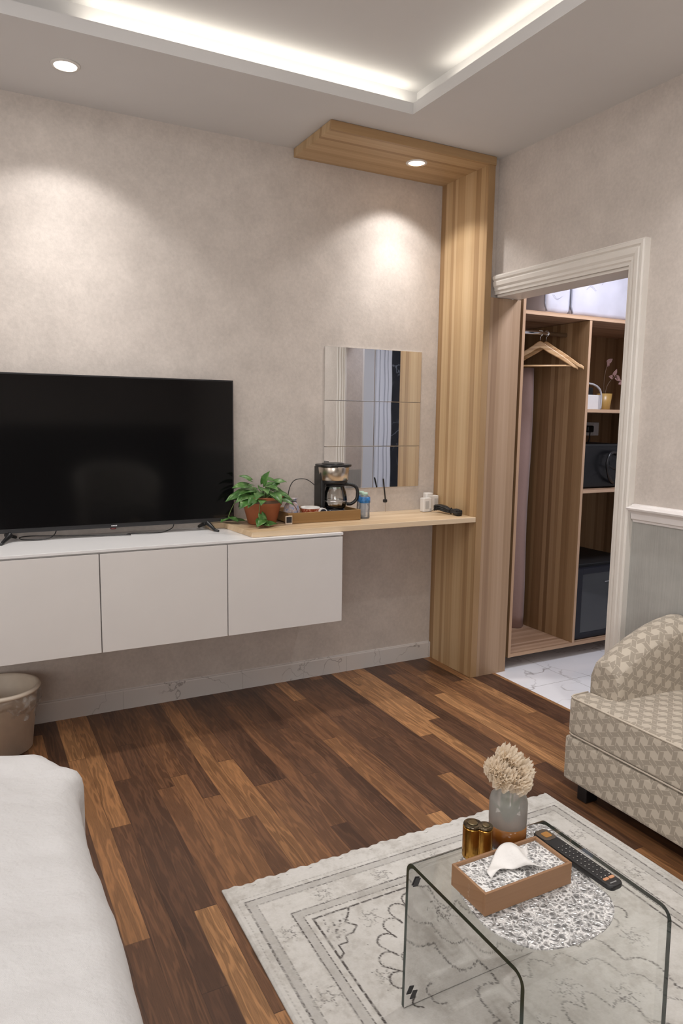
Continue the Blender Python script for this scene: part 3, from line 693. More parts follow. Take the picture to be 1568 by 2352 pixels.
# ------------------------------------------------------------------ bed with duvet
def clothm(name, col, bump=.35, sc_=6):
    m_, nt, out = new_mat(name); g = G(nt); co = g.coord()
    n = g.noise(co, sc_, 5, .6); wv = g.noise(co, 900, 1)
    h = g.m('ADD', g.m('MULTIPLY', n, 1.0), g.m('MULTIPLY', wv, .03))
    cc = g.ramp(n, [(.3, tuple(q*.97 for q in col)), (.7, col)])
    g.bsdf(out, cc, .85, 0, g.bump(h, bump, .02), spec=.2, Sheen_Weight=.15); return m_
M_duvet = clothm('white_cotton_duvet', (.655, .645, .645), .9, 6)
r = thing('bed', (-.7, .9, 0), 'bed with a plain white duvet at the lower left', 'bed')
m = MB(); m.box(-1.62, .10, -.12, 1.86, .06, .28, .02); obj('bed_base', m, plain('bed_base_fabric', (.30, .26, .23), .8), r)
m = MB(); m.box(-1.60, .12, -.10, 1.88, .28, .455, .05, 4); obj('mattress', m, plain('mattress_white', (.78, .76, .74), .8), r)
def duv(u, v):
    # u across the bed (0 = far left, 1 = right hem), v along (0 = head, 1 = foot)
    X0, X1, Y0, Y1 = -1.63, .208, -.12, 2.03
    ext = .36
    wtot = (X1-X0)+2*ext; ltot = (Y1-Y0)+ext
    s_ = u*wtot-ext; t_ = v*ltot
    ox = 0; oy = 0
    if s_ < 0: ox = -s_; x = X0
    elif s_ > X1-X0: ox = s_-(X1-X0); x = X1
    else: x = X0+s_
    if t_ > Y1-Y0: oy = t_-(Y1-Y0); y = Y1
    else: y = Y0+t_
    drop = math.hypot(ox, oy); R = .07
    sgnx = -1 if s_ < 0 else 1
    def bend(d):
        if d < R*PI/2: return R*math.sin(d/R), R*(1-math.cos(d/R))
        return R, R+(d-R*PI/2)
    z = .512; hx = hy = 0
    if drop > 0:
        hh, dz = bend(drop); z -= dz; z = max(z, .05); hx = sgnx*hh*ox/drop; hy = hh*oy/drop
    # round the foot corner of the sheet
    cxr, cyr, RR = X1-.12, Y1-.12, .12
    if x > cxr and y > cyr:
        qx, qy = (x-cxr)/RR, (y-cyr)/RR; k = max(qx, qy); L_ = math.hypot(qx, qy)
        if L_ > 1e-6: f = (k/L_)**.75; x = cxr+qx*f*RR; y = cyr+qy*f*RR
    p = Vector((x*3, y*3, 1.0)); edge = min(1, max(0, (X1-x)/.25))
    z += .004*noise.noise(Vector((x*5+y*2, y*17-x*4, 7)))+.0025*noise.noise(Vector((x*14+y*8, y*26, 3)))+.020*noise.noise(p*.7) + .012*noise.noise(Vector((x*2.2, y*9, 2))) + .004*noise.noise(p*4)
    z += .018*math.exp(-((X1-.12-x)/.09)**2)*math.exp(-((y-1.75)/.25)**2)
    wob = .007*noise.noise(Vector((y*3.5, 5, z*2)))+.0025*noise.noise(Vector((y*14, 8, z*3)))
    x2 = x+hx-.07+(wob if x > 0 or hx > 0 else 0)+.0
    y2 = y+hy-.05+.012*noise.noise(Vector((x*5, 2, z*2)))
    # the little corner tip sticking out
    d = math.hypot(x2-.185, y2-1.84); x2 += .034*math.exp(-(d/.04)**2); z += .014*math.exp(-(d/.05)**2)
    return (x2, y2, z)
m = MB(); m.grid(duv, 150, 170)
obj('duvet', m, M_duvet, r, solid=.012)

# ------------------------------------------------------------------ rug
def rug():
    x0, x1, y0, y1 = .615, 1.885, -.10, 1.895
    h = .0032; nx = int((x1-x0)/h); ny = int((y1-y0)/h)
    U = (np.arange(nx+1)*h); V = (np.arange(ny+1)*h)          # V measured from the far end
    W = x1-x0; Lr = y1-y0
    img = np.zeros((ny+1, nx+1))
    rs = np.random.RandomState(5)
    def stamp(pu, pv, val, rad):
        rad *= 1.2; val = min(1, val*1.35)
        iu0, iu1 = int((pu-rad)/h), int((pu+rad)/h)+2; iv0, iv1 = int((pv-rad)/h), int((pv+rad)/h)+2
        iu0, iv0 = max(iu0, 0), max(iv0, 0); iu1, iv1 = min(iu1, nx+1), min(iv1, ny+1)
        if iu0 >= iu1 or iv0 >= iv1: return
        gu, gv = np.meshgrid(U[iu0:iu1]-pu, V[iv0:iv1]-pv)
        k = np.clip(1.4-np.sqrt(gu**2+gv**2)/rad*1.4, 0, 1)*val
        img[iv0:iv1, iu0:iu1] = np.maximum(img[iv0:iv1, iu0:iu1], k)
    def line(pts, val=.8, rad=.0026, dash=None, jit=.0012):
        acc = 0
        for (a0, b0), (a1, b1) in zip(pts, pts[1:]):
            L_ = math.hypot(a1-a0, b1-b0); n = max(1, int(L_/.0016))
            for i in range(n):
                t = i/n; acc += L_/n
                if dash and (acc % dash[0]) > dash[1]: continue
                fade = .55+.45*math.sin(acc*23+a0*50)*math.sin(acc*7.3+b0*31)
                stamp(a0+(a1-a0)*t+rs.normal(0, jit*.4), b0+(b1-b0)*t+rs.normal(0, jit*.4), val*(.62+.38*fade), rad)
    def rect(u, v, **k): line([(u, Lr-v), (u, v), (W-u, v), (W-u, Lr-v), (u, Lr-v)], **k)
    rect(.020, .070, val=.30, rad=.0022, dash=(.012, .006))
    rect(.040, .087, val=.80, rad=.0023, dash=(.030, .026)); rect(.066, .113, val=.60, rad=.0021, dash=(.02, .015))
    rect(.140, .188, val=.75, rad=.0023, dash=(.018, .014)); rect(.166, .214, val=.70, rad=.0021, dash=(.012, .008)); rect(.187, .235, val=.95, rad=.0029, dash=(.04, .034))
    def motif(cu, cv, s_=1, seed=0):
        q = np.random.RandomState(seed)
        line([(cu+.014*s_*math.cos(t)*(1+.3*math.sin(5*t)), cv+.014*s_*math.sin(t)*(1+.3*math.sin(5*t))) for t in np.linspace(0, 2*PI, 40)], val=.6, rad=.0018, dash=(.012, .009))
        for k in range(6):
            t = k*PI/3+q.uniform(-.3, .3); r1 = s_*q.uniform(.025, .04)
            line([(cu+.017*s_*math.cos(t), cv+.017*s_*math.sin(t)), (cu+r1*math.cos(t+.3), cv+r1*math.sin(t+.3)), (cu+r1*1.1*math.cos(t+.6), cv+r1*1.1*math.sin(t+.6))], val=.5, rad=.0017, dash=(.01, .007))
        for k in range(14): stamp(cu+q.normal(0, .022)*s_, cv+q.normal(0, .022)*s_, q.uniform(.25, .6), .002)
    sd = 0
    for vv in np.arange(.26, Lr-.15, .235):
        for uu in (.102, W-.102): sd += 1; motif(uu, vv, 1.0, sd)
    for uu in np.arange(.26, W-.2, .20):
        for vv in (.150, Lr-.150): sd += 1; motif(uu, vv, .95, sd)
    # stepped corner pieces and the scalloped medallion, mirrored to the four corners
    zig = [(.187, .400), (.205, .385), (.205, .355), (.232, .355), (.238, .332), (.262, .330), (.285, .310), (.262, .285), (.282, .262), (.300, .235)]
    sc1 = []
    import itertools
    def arcs(centres, rad, ph, n=14):
        out = []
        for (u_, v_), p0 in zip(centres, ph): out += [(u_+rad*math.cos(p0+PI*1.15*k/n), v_+rad*math.sin(p0+PI*1.15*k/n)) for k in range(n+1)]
        return out
    sc1 = arcs([(.300, .60), (.290, .53), (.300, .46), (.330, .40), (.375, .355), (.42, .31), (.48, .285), (.55, .28), (.62, .29)], .028, [1.9, 2.1, 2.6, 2.6, 2.9, 3.1, 3.5, 3.8, 4.0])
    sc2 = arcs([(.345, .62), (.335, .55), (.352, .475), (.395, .425), (.45, .385), (.51, .36), (.58, .35)], .021, [1.4, 1.6, 2.2, 2.6, 3.0, 3.3, 3.7])
    def ring(a_, b_, lob, amp, ph=0): return [(.5*W+a_*math.cos(t)*(1+amp*abs(math.sin(lob*t+ph))), .5*Lr+b_*math.sin(t)*(1+amp*abs(math.sin(lob*t+ph)))) for t in np.linspace(0, 2*PI, 420)]
    cen = ring(.27, .40, 9, .14); cen2 = ring(.22, .33, 9, .12, .4); cen3 = ring(.12, .19, 6, .25)
    for fu, fv in itertools.product((0, 1), (0, 1)):
        T = lambda P: [((W-p if fu else p), (Lr-q if fv else q)) for p, q in P]
        line(T(zig), val=.95, rad=.0028, dash=(.03, .026)); line(T(sc1), val=.9, rad=.0028, dash=(.010, .0065)); line(T(sc2), val=.75, rad=.0024, dash=(.010, .0075))
        q = np.random.RandomState(30)
        for k in range(46):
            pu, pv = .2+q.uniform(0, .075), .25+q.uniform(0, .09)
            if pu+pv < .57: (p_,) = T([(pu, pv)]); stamp(p_[0], p_[1], q.uniform(.3, .8), q.uniform(.002, .0045))
        for k in range(26):
            (p_,) = T([(.24+q.uniform(0, .2), .40+q.uniform(-.1, .2))]); stamp(p_[0], p_[1], q.uniform(.2, .5), .0022)
        (p_,) = T([(.335, .30)]); motif(p_[0], p_[1], 1, 77); (p_,) = T([(.262, .50)]); motif(p_[0], p_[1], .8, 78)
    line(cen, jit=.004, val=.6, rad=.0028, dash=(.016, .012)); line(cen2, jit=.004, val=.5, rad=.0024, dash=(.009, .006)); line(cen3, jit=.004, val=.6, rad=.0026, dash=(.012, .009))
    for k in range(8): t = k*PI/4; motif(.5*W+.17*math.cos(t), .5*Lr+.26*math.sin(t), 1.1, 90+k); motif(.5*W+.36*math.cos(t+.2), .5*Lr+.56*math.sin(t+.2), 1.0, 190+k)
    # large worn grey patches, woven bands between the lines
    bu = np.minimum(U, W-U)[None, :]; bv = np.minimum(V-.047, Lr-V-.047)[:, None]; bd = np.minimum(bu, bv)
    band = ((bd > .040) & (bd < .066)) | ((bd > .140) & (bd < .166))
    base = np.where(band, .16, 0.0)+np.where(bd > .187, .03, 0)
    val = np.clip(np.maximum(base+rs.uniform(0, .05, img.shape), img), 0, 1)
    # mesh
    gx, gy = np.meshgrid(U, V)
    edge = .0035*np.sin(gx*60)+.0025*np.sin(gx*173+1)
    X = gx-W/2; Y = (Lr/2-gy)+np.where(gy < .02, edge, 0)
    Z = .010+.0012*np.sin(gy*9+gx*3)-np.where(np.minimum(np.minimum(gx, W-gx), np.minimum(gy, Lr-gy)) < .004, .004, 0)
    co = np.stack([X.ravel(), Y.ravel(), Z.ravel()], 1)
    idx = np.arange((nx+1)*(ny+1)).reshape(ny+1, nx+1)
    quads = np.stack([idx[:-1, :-1].ravel(), idx[1:, :-1].ravel(), idx[1:, 1:].ravel(), idx[:-1, 1:].ravel()], 1)
    me = bpy.data.meshes.new('rug')
    me.vertices.add(len(co)); me.vertices.foreach_set('co', co.ravel().astype(np.float32))
    me.loops.add(quads.size); me.loops.foreach_set('vertex_index', quads.ravel().astype(np.int32))
    me.polygons.add(len(quads)); me.polygons.foreach_set('loop_start', (np.arange(len(quads))*4).astype(np.int32))
    me.polygons.foreach_set('use_smooth', np.ones(len(quads), bool))
    at = me.attributes.new('weave', 'FLOAT', 'POINT'); at.data.foreach_set('value', val.ravel().astype(np.float32))
    me.update(calc_edges=True)
    m_, nt, out = new_mat('faded_oriental_rug_pile'); g = G(nt); co_ = g.coord()
    at = g.n('ShaderNodeAttribute', attribute_name='weave')
    cl = g.noise(co_, 6, 5, .65); wear = g.noise(co_, 45, 3, .6)
    x, y, z = g.sep(co_); rib = g.noise(g.comb(g.m('MULTIPLY', x, 60), g.m('MULTIPLY', y, 420), 0.0), 1, 2)
    basec = g.ramp(g.m('ADD', g.m('MULTIPLY', cl, .6), g.m('MULTIPLY', wear, .4)), [(.38, (.50, .475, .44)), (.50, (.64, .62, .585)), (.62, (.69, .67, .64))])
    k = g.m('MULTIPLY', at.outputs['Fac'], g.ramp(wear, [(.32, (.55, .55, .55)), (.50, (1.3, 1.3, 1.3))]))
    col = g.mix(k, basec, (.08, .07, .065))
    hgt = g.m('ADD', g.m('MULTIPLY', rib, .5), g.m('MULTIPLY', wear, .5))
    g.bsdf(out, col, .95, 0, g.bump(hgt, .5, .003), spec=.1, Sheen_Weight=.2)
    me.materials.append(m_)
    o = bpy.data.objects.new('rug', me); C.objects.link(o); o.location = ((x0+x1)/2, (y0+y1)/2, 0)
    md = o.modifiers.new('solid', 'SOLIDIFY'); md.thickness = .007; md.offset = -1
    tag(o, 'pale grey-cream rug with faded dark oriental pattern under the glass table', 'rug')
rug()

# ------------------------------------------------------------------ glass coffee table
TX_0, TX_1, TY_0, TY_1, TZ = .862, 1.262, .893, 1.290, .392
def arcpts(cy_, cz_, r_, a0, a1, n=8): return [(cy_+r_*math.cos(a0+(a1-a0)*k/n), cz_+r_*math.sin(a0+(a1-a0)*k/n)) for k in range(n+1)]
r = thing('glass_table', ((TX_0+TX_1)/2, (TY_0+TY_1)/2, .012), 'low table bent from one sheet of clear glass, on the rug', 'coffee table')
th = .010; R = .030; ZL = .0125
outer = [(TY_1+.006, ZL)]+arcpts(TY_1-R, TZ-R, R, 0, PI/2)+arcpts(TY_0+R, TZ-R, R, PI/2, PI)+[(TY_0-.006, ZL)]
ri = R-th
inner = [(TY_1+.006-th, ZL)]+arcpts(TY_1-R, TZ-R, ri, 0, PI/2)+arcpts(TY_0+R, TZ-R, ri, PI/2, PI)+[(TY_0-.006+th, ZL)]
m = MB(); g_ = []
n = len(outer)
for side in (outer, inner):
    A = [m.bm.verts.new((TX_0, y, z)) for y, z in side]; B = [m.bm.verts.new((TX_1, y, z)) for y, z in side]
    for i in range(n-1): f = m.bm.faces.new([A[i], A[i+1], B[i+1], B[i]]); f.smooth = True
obj('glass_sheet', m, M_glass, r)
m = MB()
for x in (TX_0, TX_1):
    A = [m.bm.verts.new((x, y, z)) for y, z in outer]; B = [m.bm.verts.new((x, y, z)) for y, z in inner]
    for i in range(n-1): m.bm.faces.new([A[i], A[i+1], B[i+1], B[i]])
for (o1, i1) in ((outer[0], inner[0]), (outer[-1], inner[-1])):
    m.quad([(TX_0, *o1), (TX_1, *o1), (TX_1, *i1), (TX_0, *i1)])
e = obj('glass_edge', m, M_gedge, r); e['label'] = 'dark green polished glass edge'
for z in (.333, .045):
    m = MB(); x = TX_0+.022
    m.prism([(x-.011, z-.008), (x+.002, z-.010), (x+.010, z+.008), (x-.002, z+.011)], 'y', TY_1-th-.003, TY_1-th-.001); obj('sticker', m, plain('dark_sticker', (.05, .05, .055), .4), r)
# textured glass mat
def texglass(name, base_alpha=.35, sc_=105):
    m_, nt, out = new_mat(name); g = G(nt); co = g.coord()
    nn = g.n('ShaderNodeTexNoise'); g.l(co, nn.inputs['Vector']); nn.inputs['Scale'].default_value = 38; nn.inputs['Detail'].default_value = 2
    sc2 = g.n('ShaderNodeVectorMath', operation='SCALE'); g.l(nn.outputs['Color'], sc2.inputs[0]); sc2.inputs['Scale'].default_value = .03
    ad = g.n('ShaderNodeVectorMath', operation='ADD'); g.l(co, ad.inputs[0]); g.l(sc2.outputs[0], ad.inputs[1])
    vo = g.n('ShaderNodeTexVoronoi', feature='DISTANCE_TO_EDGE'); g.l(ad.outputs[0], vo.inputs['Vector']); vo.inputs['Scale'].default_value = sc_
    hh = g.m('MINIMUM', vo.outputs['Distance'], .22)
    nb = g.bump(hh, 1.0, .006)
    gl = g.n('ShaderNodeBsdfGlossy'); gl.inputs['Roughness'].default_value = .22; g.l(nb, gl.inputs['Normal'])
    tr = g.n('ShaderNodeBsdfTransparent'); tr.inputs[0].default_value = (.97, .97, .97, 1)
    df = g.n('ShaderNodeBsdfDiffuse'); df.inputs[0].default_value = (.95, .94, .93, 1)
    soft = g.noise(co, 45, 3)
    fac = g.m('MULTIPLY', g.ramp(vo.outputs['Distance'], [(.0, (1, 1, 1)), (.10, (.55, .55, .55)), (.28, (.15, .15, .15))]), g.m('MULTIPLY', g.ramp(soft, [(.35, (.5, .5, .5)), (.62, (1.5, 1.5, 1.5))]), base_alpha*2.1))  # white along the ridges paints in the sparkle of light in the ripples
    m1 = g.n('ShaderNodeMixShader'); g.l(fac, m1.inputs[0]); g.l(tr.outputs[0], m1.inputs[1]); g.l(df.outputs[0], m1.inputs[2])
    m2 = g.n('ShaderNodeMixShader'); fr = g.n('ShaderNodeFresnel'); fr.inputs[0].default_value = 1.5; g.l(fr.outputs[0], m2.inputs[0])
    g.l(m1.outputs[0], m2.inputs[1]); g.l(gl.outputs[0], m2.inputs[2]); g.l(m2.outputs[0], out.inputs[0]); return m_
M_tex = texglass('rippled_clear_acrylic', .30, 80)
mat_out = []
ctr = [(.890, .985), (.925, .935), (.985, .912), (1.06, .908), (1.12, .925), (1.165, .965), (1.185, 1.05), (1.215, 1.13), (1.240, 1.20), (1.243, 1.245), (1.215, 1.262), (1.12, 1.262), (1.00, 1.240), (.925, 1.20), (.892, 1.12), (.880, 1.04)]
pp = spline([(x, y, 0) for x, y in ctr+[ctr[0]]], 6)[:-1]
m = MB(); m.prism([(p.x, p.y) for p in pp], 'z', TZ+.0008, TZ+.0040)
tag(obj('textured_mat', m, M_tex, loc=(1.05, 1.08, TZ+.0008)), 'clear rippled mat lying on the glass table top', 'mat')
ZM = TZ+.0045
# tissue box
M_beech = wood_mat('beech_box', 0, (0, .4, 1), [(.27, .145, .075), (.31, .17, .09), (.345, .195, .105), (.39, .23, .13)], .03, .45)
x0, x1, y0, y1 = .893, 1.131, 1.048, 1.162; hz = .049
r = thing('tissue_box', ((x0+x1)/2, (y0+y1)/2, ZM), 'wooden tissue box with rippled clear lid on the glass table', 'tissue box')
m = MB(); t = .006
m.box(x0, x1, y0, y0+t, ZM, ZM+hz, .0008); m.box(x0, x1, y1-t, y1, ZM, ZM+hz, .0008); m.box(x0, x0+t, y0+t, y1-t, ZM, ZM+hz, .0008); m.box(x1-t, x1, y0+t, y1-t, ZM, ZM+hz, .0008); m.box(x0+t, x1-t, y0+t, y1-t, ZM, ZM+.004)
obj('box_frame', m, M_beech, r)
m = MB(); m.box(x0+.008, x1-.008, y0+.008, y1-.008, ZM+.005, ZM+.034, .003); obj('tissue_stack', m, clothm('tissue_paper', (.86, .83, .80), .5, 20), r)
m = MB(); m.box(x0+t+.0005, x1-t-.0005, y0+t+.0005, y1-t-.0005, ZM+.038, ZM+.042); obj('lid', m, texglass('rippled_lid', .45, 95), r)
def tis(u, v):
    # pulled tissue: S-shaped sheet lying over the lid
    cx_ = .952+.125*u; cy_ = 1.105+.012*math.sin(5*u)
    wv = .018+.022*u
    z = ZM+.045+.017*math.sin(PI*u)**1.5*(.4+.6*v)+.006*math.sin(9*u+4*v)
    return (cx_+.022*(v-.5)-.010*math.sin(PI*v), cy_+(v-.5)*wv*2+.010*u, z+.018*math.exp(-((u-.68)/.16)**2)*(1-abs(v-.55)))
m = MB(); m.grid(tis, 24, 10); obj('pulled_tissue', m, clothm('soft_tissue', (.88, .86, .84), .2, 30), r, solid=.0005)
m = MB()
for k in range(4): m.quad([(x0-.0004, 1.098+.003*math.sin(k*2), ZM+.009+k*.008), (x0-.0004, 1.102+.003*math.sin(k*2), ZM+.011+k*.008), (x0-.0004, 1.1035, ZM+.016+k*.008), (x0-.0004, 1.1005, ZM+.015+k*.008)])
obj('printed_mark', m, plain('faint_white_print', (.42, .28, .19), .6), r, recalc=False)
# vase with carnations
vx, vy = 1.108, 1.232
r = thing('vase', (vx, vy, ZM), 'frosted glass vase with amber base holding the cream flowers', 'vase')
def frost():
    m_, nt, out = new_mat('frosted_glass'); g = G(nt); co = g.coord()
    tr = g.n('ShaderNodeBsdfTransparent'); tr.inputs[0].default_value = (.93, .93, .92, 1)
    df = g.n('ShaderNodeBsdfDiffuse'); df.inputs[0].default_value = (.92, .90, .88, 1); tl = g.n('ShaderNodeBsdfTranslucent'); tl.inputs[0].default_value = (.95, .94, .93, 1)
    a1 = g.n('ShaderNodeMixShader'); a1.inputs[0].default_value = .55; g.l(df.outputs[0], a1.inputs[1]); g.l(tl.outputs[0], a1.inputs[2])
    a2 = g.n('ShaderNodeMixShader'); a2.inputs[0].default_value = .52; g.l(tr.outputs[0], a2.inputs[1]); g.l(a1.outputs[0], a2.inputs[2])
    gl = g.n('ShaderNodeBsdfGlossy'); gl.inputs['Roughness'].default_value = .35; fr = g.n('ShaderNodeFresnel'); fr.inputs[0].default_value = 1.4
    a3 = g.n('ShaderNodeMixShader'); g.l(fr.outputs[0], a3.inputs[0]); g.l(a2.outputs[0], a3.inputs[1]); g.l(gl.outputs[0], a3.inputs[2]); g.l(a3.outputs[0], out.inputs[0]); return m_
s = .85
RV = .0448
m = MB(); m.lathe([(RV*.985, .052), (RV, .060), (RV, .106), (RV*.94, .118), (RV*.74, .127), (RV*.66, .132), (RV*.68, .144), (RV*.70, .146)], vx, vy, ZM, 40, False, False); obj('frosted_body', m, frost(), r)
mm, nt, out = new_mat('amber_glass_base'); g = G(nt); x, y, z = g.sep(g.coord()); g.bsdf(out, g.ramp(g.m('MULTIPLY', z, 18), [(.0, (.085, .020, .004)), (.5, (.20, .066, .012)), (.95, (.33, .135, .032))]), .16, 0, spec=.5)
m = MB(); m.lathe([(.0, .0), (RV*.93, .0), (RV*.985, .004), (RV, .020), (RV*.985, .052), (.0, .053)], vx, vy, ZM, 40, False, False); e = obj('amber_base', m, mm, r); e['label'] = 'glossy amber-orange solid base'
def petalm():
    m_, nt, out = new_mat('cream_petals'); g = G(nt); co = g.coord()
    cc = g.ramp(g.noise(co, 60, 3), [(.3, (.88, .77, .62)), (.7, (.95, .87, .76))])
    df = g.n('ShaderNodeBsdfDiffuse'); g.l(cc, df.inputs[0]); tl = g.n('ShaderNodeBsdfTranslucent'); g.l(cc, tl.inputs[0])
    mx = g.n('ShaderNodeMixShader'); mx.inputs[0].default_value = .45; g.l(df.outputs[0], mx.inputs[1]); g.l(tl.outputs[0], mx.inputs[2]); g.l(mx.outputs[0], out.inputs[0]); return m_
M_pet_f = petalm()
fl = [(-.024, -.010, .186), (.010, -.024, .178), (.034, -.004, .190), (.012, .014, .216), (-.030, .010, .200)]
fl_r = [.036, .037, .038, .034, .030]
for k, (fx, fy, fz) in enumerate(fl):
    cxx, cyy, czz = vx-.012+fx, vy-.01+fy, ZM+fz
    rr = thing('carnation', (cxx, cyy, czz), ['cream ruffled carnation at the left of the vase bunch', 'cream ruffled carnation at the front centre of the bunch, lowest', 'cream ruffled carnation at the right of the vase bunch', 'cream ruffled carnation topmost in the vase bunch', 'cream ruffled carnation behind, far left of the bunch'][k], 'flower', 'carnations in the frosted vase')
    m = MB(); rg = random.Random(20+k); ax = Vector((fx*8, fy*8-.45, .9)).normalized()
    q = ax.to_track_quat('Z', 'Y').to_matrix()
    RR = fl_r[k]
    for lay in range(6):
        el = -.45+lay*.30; np_ = [9, 9, 9, 8, 6, 4][lay]
        for j in range(np_):
            an = 2*PI*(j+.5*(lay % 2))/np_+rg.uniform(-.15, .15); ln = RR*(1.0-.05*lay)*rg.uniform(.92, 1.06); ph = rg.uniform(0, 6)
            def pet(u, v, an=an, el=el, ln=ln, ph=ph, lay=lay):
                t = v; sp = (u-.5)*2; e2 = el+.22*t*t-.1
                rad_ = ln*t*(1-.16*sp*sp*t); a2 = an+sp*(.50+.06*lay)*(.55+.45*t)
                ruff = .0040*t*t*math.sin(sp*6+ph)+.0007*math.sin(sp*19+ph)*t*t
                p = Vector((rad_*math.cos(e2)*math.cos(a2)*1.02, rad_*math.cos(e2)*math.sin(a2)*1.02, .78*rad_*math.sin(e2)+ruff*2.2-.006+.004*t*math.cos(sp*2)))
                p += Vector((math.cos(a2), math.sin(a2), 0))*(.0009*math.sin(sp*19+ph)*(t > .9))
                return Vector((cxx, cyy, czz))+q@p
            m.grid(pet, 12, 5)
    obj('petals', m, M_pet_f, rr)
    m = MB(); m.tube(spline([(cxx, cyy, czz-.004), (vx+fx*.35, vy+fy*.35, ZM+.125), (vx+fx*.25+.004, vy+fy*.25, ZM+.065)], 6), .0019, 6); obj('stem', m, plain('flower_stem', (.13, .20, .07), .5), rr)
m = MB()
for k in range(5):
    an = k*1.3; leaf(m, (vx+.004*math.cos(an), vy+.004*math.sin(an), ZM+.060), (math.cos(an)*.55, math.sin(an)*.55, .8), (-math.cos(an), -math.sin(an), .4), .058, .028, .1, .1)
tag(obj('leaf_sprig', m, plain('dim_green_leaf', (.10, .17, .08), .5), loc=(vx, vy, ZM+.085), solid=.0006), 'green leaves standing inside the frosted vase', 'leaves')
# gold canister (two joined lobes under one dark glossy lid)
r = thing('gold_canister', (1.005, 1.222, ZM), 'gold two-lobed canister with dark mirrored lid beside the vase', 'canister')
def lobes(s_=1.0, n=22):
    c1, r1 = Vector((1.000, 1.228)), .0225*s_; c2, r2_ = Vector((1.020, 1.208)), .0185*s_
    P = []
    d = c2-c1; L_ = d.length; ang = math.atan2(d.y, d.x)
    aa = math.acos(max(-1, min(1, (r1*r1+L_*L_-r2_*r2_)/(2*r1*L_)))); bb = math.acos(max(-1, min(1, (r2_*r2_+L_*L_-r1*r1)/(2*r2_*L_))))
    for k in range(n+1): t_ = ang+aa+(2*PI-2*aa)*k/n; P.append((c1.x+r1*math.cos(t_), c1.y+r1*math.sin(t_)))
    for k in range(1, n): t_ = ang+PI+bb+(2*PI-2*bb)*k/n; P.append((c2.x+r2_*math.cos(t_), c2.y+r2_*math.sin(t_)))
    return P
m = MB(); m.prism(lobes(), 'z', ZM, ZM+.074); obj('body', m, M_gold, r, bevel=.002)
mm, nt, out = new_mat('dark_mirror_lid'); g = G(nt); g.bsdf(out, g.ramp(g.noise(g.coord(), 60, 3), [(.35, (.05, .038, .025)), (.6, (.17, .135, .085)), (.75, (.27, .22, .14))]), .16, .7)
m = MB(); m.prism(lobes(.97), 'z', ZM+.0745, ZM+.080)
e = obj('lid', m, mm, r, bevel=.0025)
m = MB(); m.lathe([(.012, .0802), (.0125, .082), (.009, .0822)], 1.000, 1.228, ZM, 24); m.lathe([(.009, .0802), (.0095, .0815), (.006, .0818)], 1.021, 1.207, ZM, 20); obj('lid_rings', m, plain('bronze_ring', (.24, .19, .11), .2, .8), r)
# remote control
def remote():
    P0 = Vector((1.192, 1.232)); P1 = Vector((1.190, 1.010)); 
    r = thing('remote_control', (1.197, 1.10, ZM), 'long black remote control with small pale keys on the glass table', 'remote control')
    ang = math.radians(2.0)
    ca, sa = math.cos(ang), math.sin(ang)
    def Wp(u, v): return (1.197+u*ca-v*sa, 1.100+u*sa+v*ca)    # v: + = far end
    L2, W2 = .118, .0215
    m = MB(); out_ = [Wp(u, v) for u, v in rrect(-W2, W2, -L2, L2, .014, 6)]
    m.prism(out_, 'z', ZM+.003, ZM+.016); body = obj('shell', m, plain('black_remote', (.018, .018, .019), .42, vary=.15), r, bevel=.004)
    m = MB(); m.prism([Wp(u, v) for u, v in rrect(-W2+.002, W2-.002, .072, L2-.004, .012, 6)], 'z', ZM+.0162, ZM+.0168); obj('end_panel', m, plain('bronze_gloss', (.11, .085, .06), .25), r)
    m = MB(); m.prism([Wp(u, v) for u, v in rrect(-.009, .012, .082, .102, .004, 3)], 'z', ZM+.0169, ZM+.0176); obj('amber_key', m, plain('amber_key', (.50, .24, .06), .35), r)
    mk = plain('pale_key_print', (.50, .49, .47), .5)
    for iy in range(12):
        for ix in range(3):
            u = -.0125+.0125*ix; v = .040-.0112*iy
            m = MB(); p = Wp(u, v); m.lathe([(.0034, 0), (.003, .0012)], p[0], p[1], ZM+.0155, 10); m.mi = 1
            m.box(p[0]-.0012, p[0]+.0012, p[1]-.0010, p[1]+.0010, ZM+.0166, ZM+.0169)
            obj('key', m, [M_black, mk], r)
    for u0 in (-.016, .001):
        m = MB(); m.prism([Wp(u, v) for u, v in rrect(u0, u0+.015, -.0965, -.0890, .0025, 3)], 'z', ZM+.0155, ZM+.0172); obj('orange_key', m, plain('orange_key', (.60, .29, .15), .4), r)
    m = MB(); m.box(1.1895, 1.2075, .9920, .9945, ZM+.0155, ZM+.0163); obj('printed_name', m, plain('grey_print', (.30, .30, .30), .5), r)
remote()

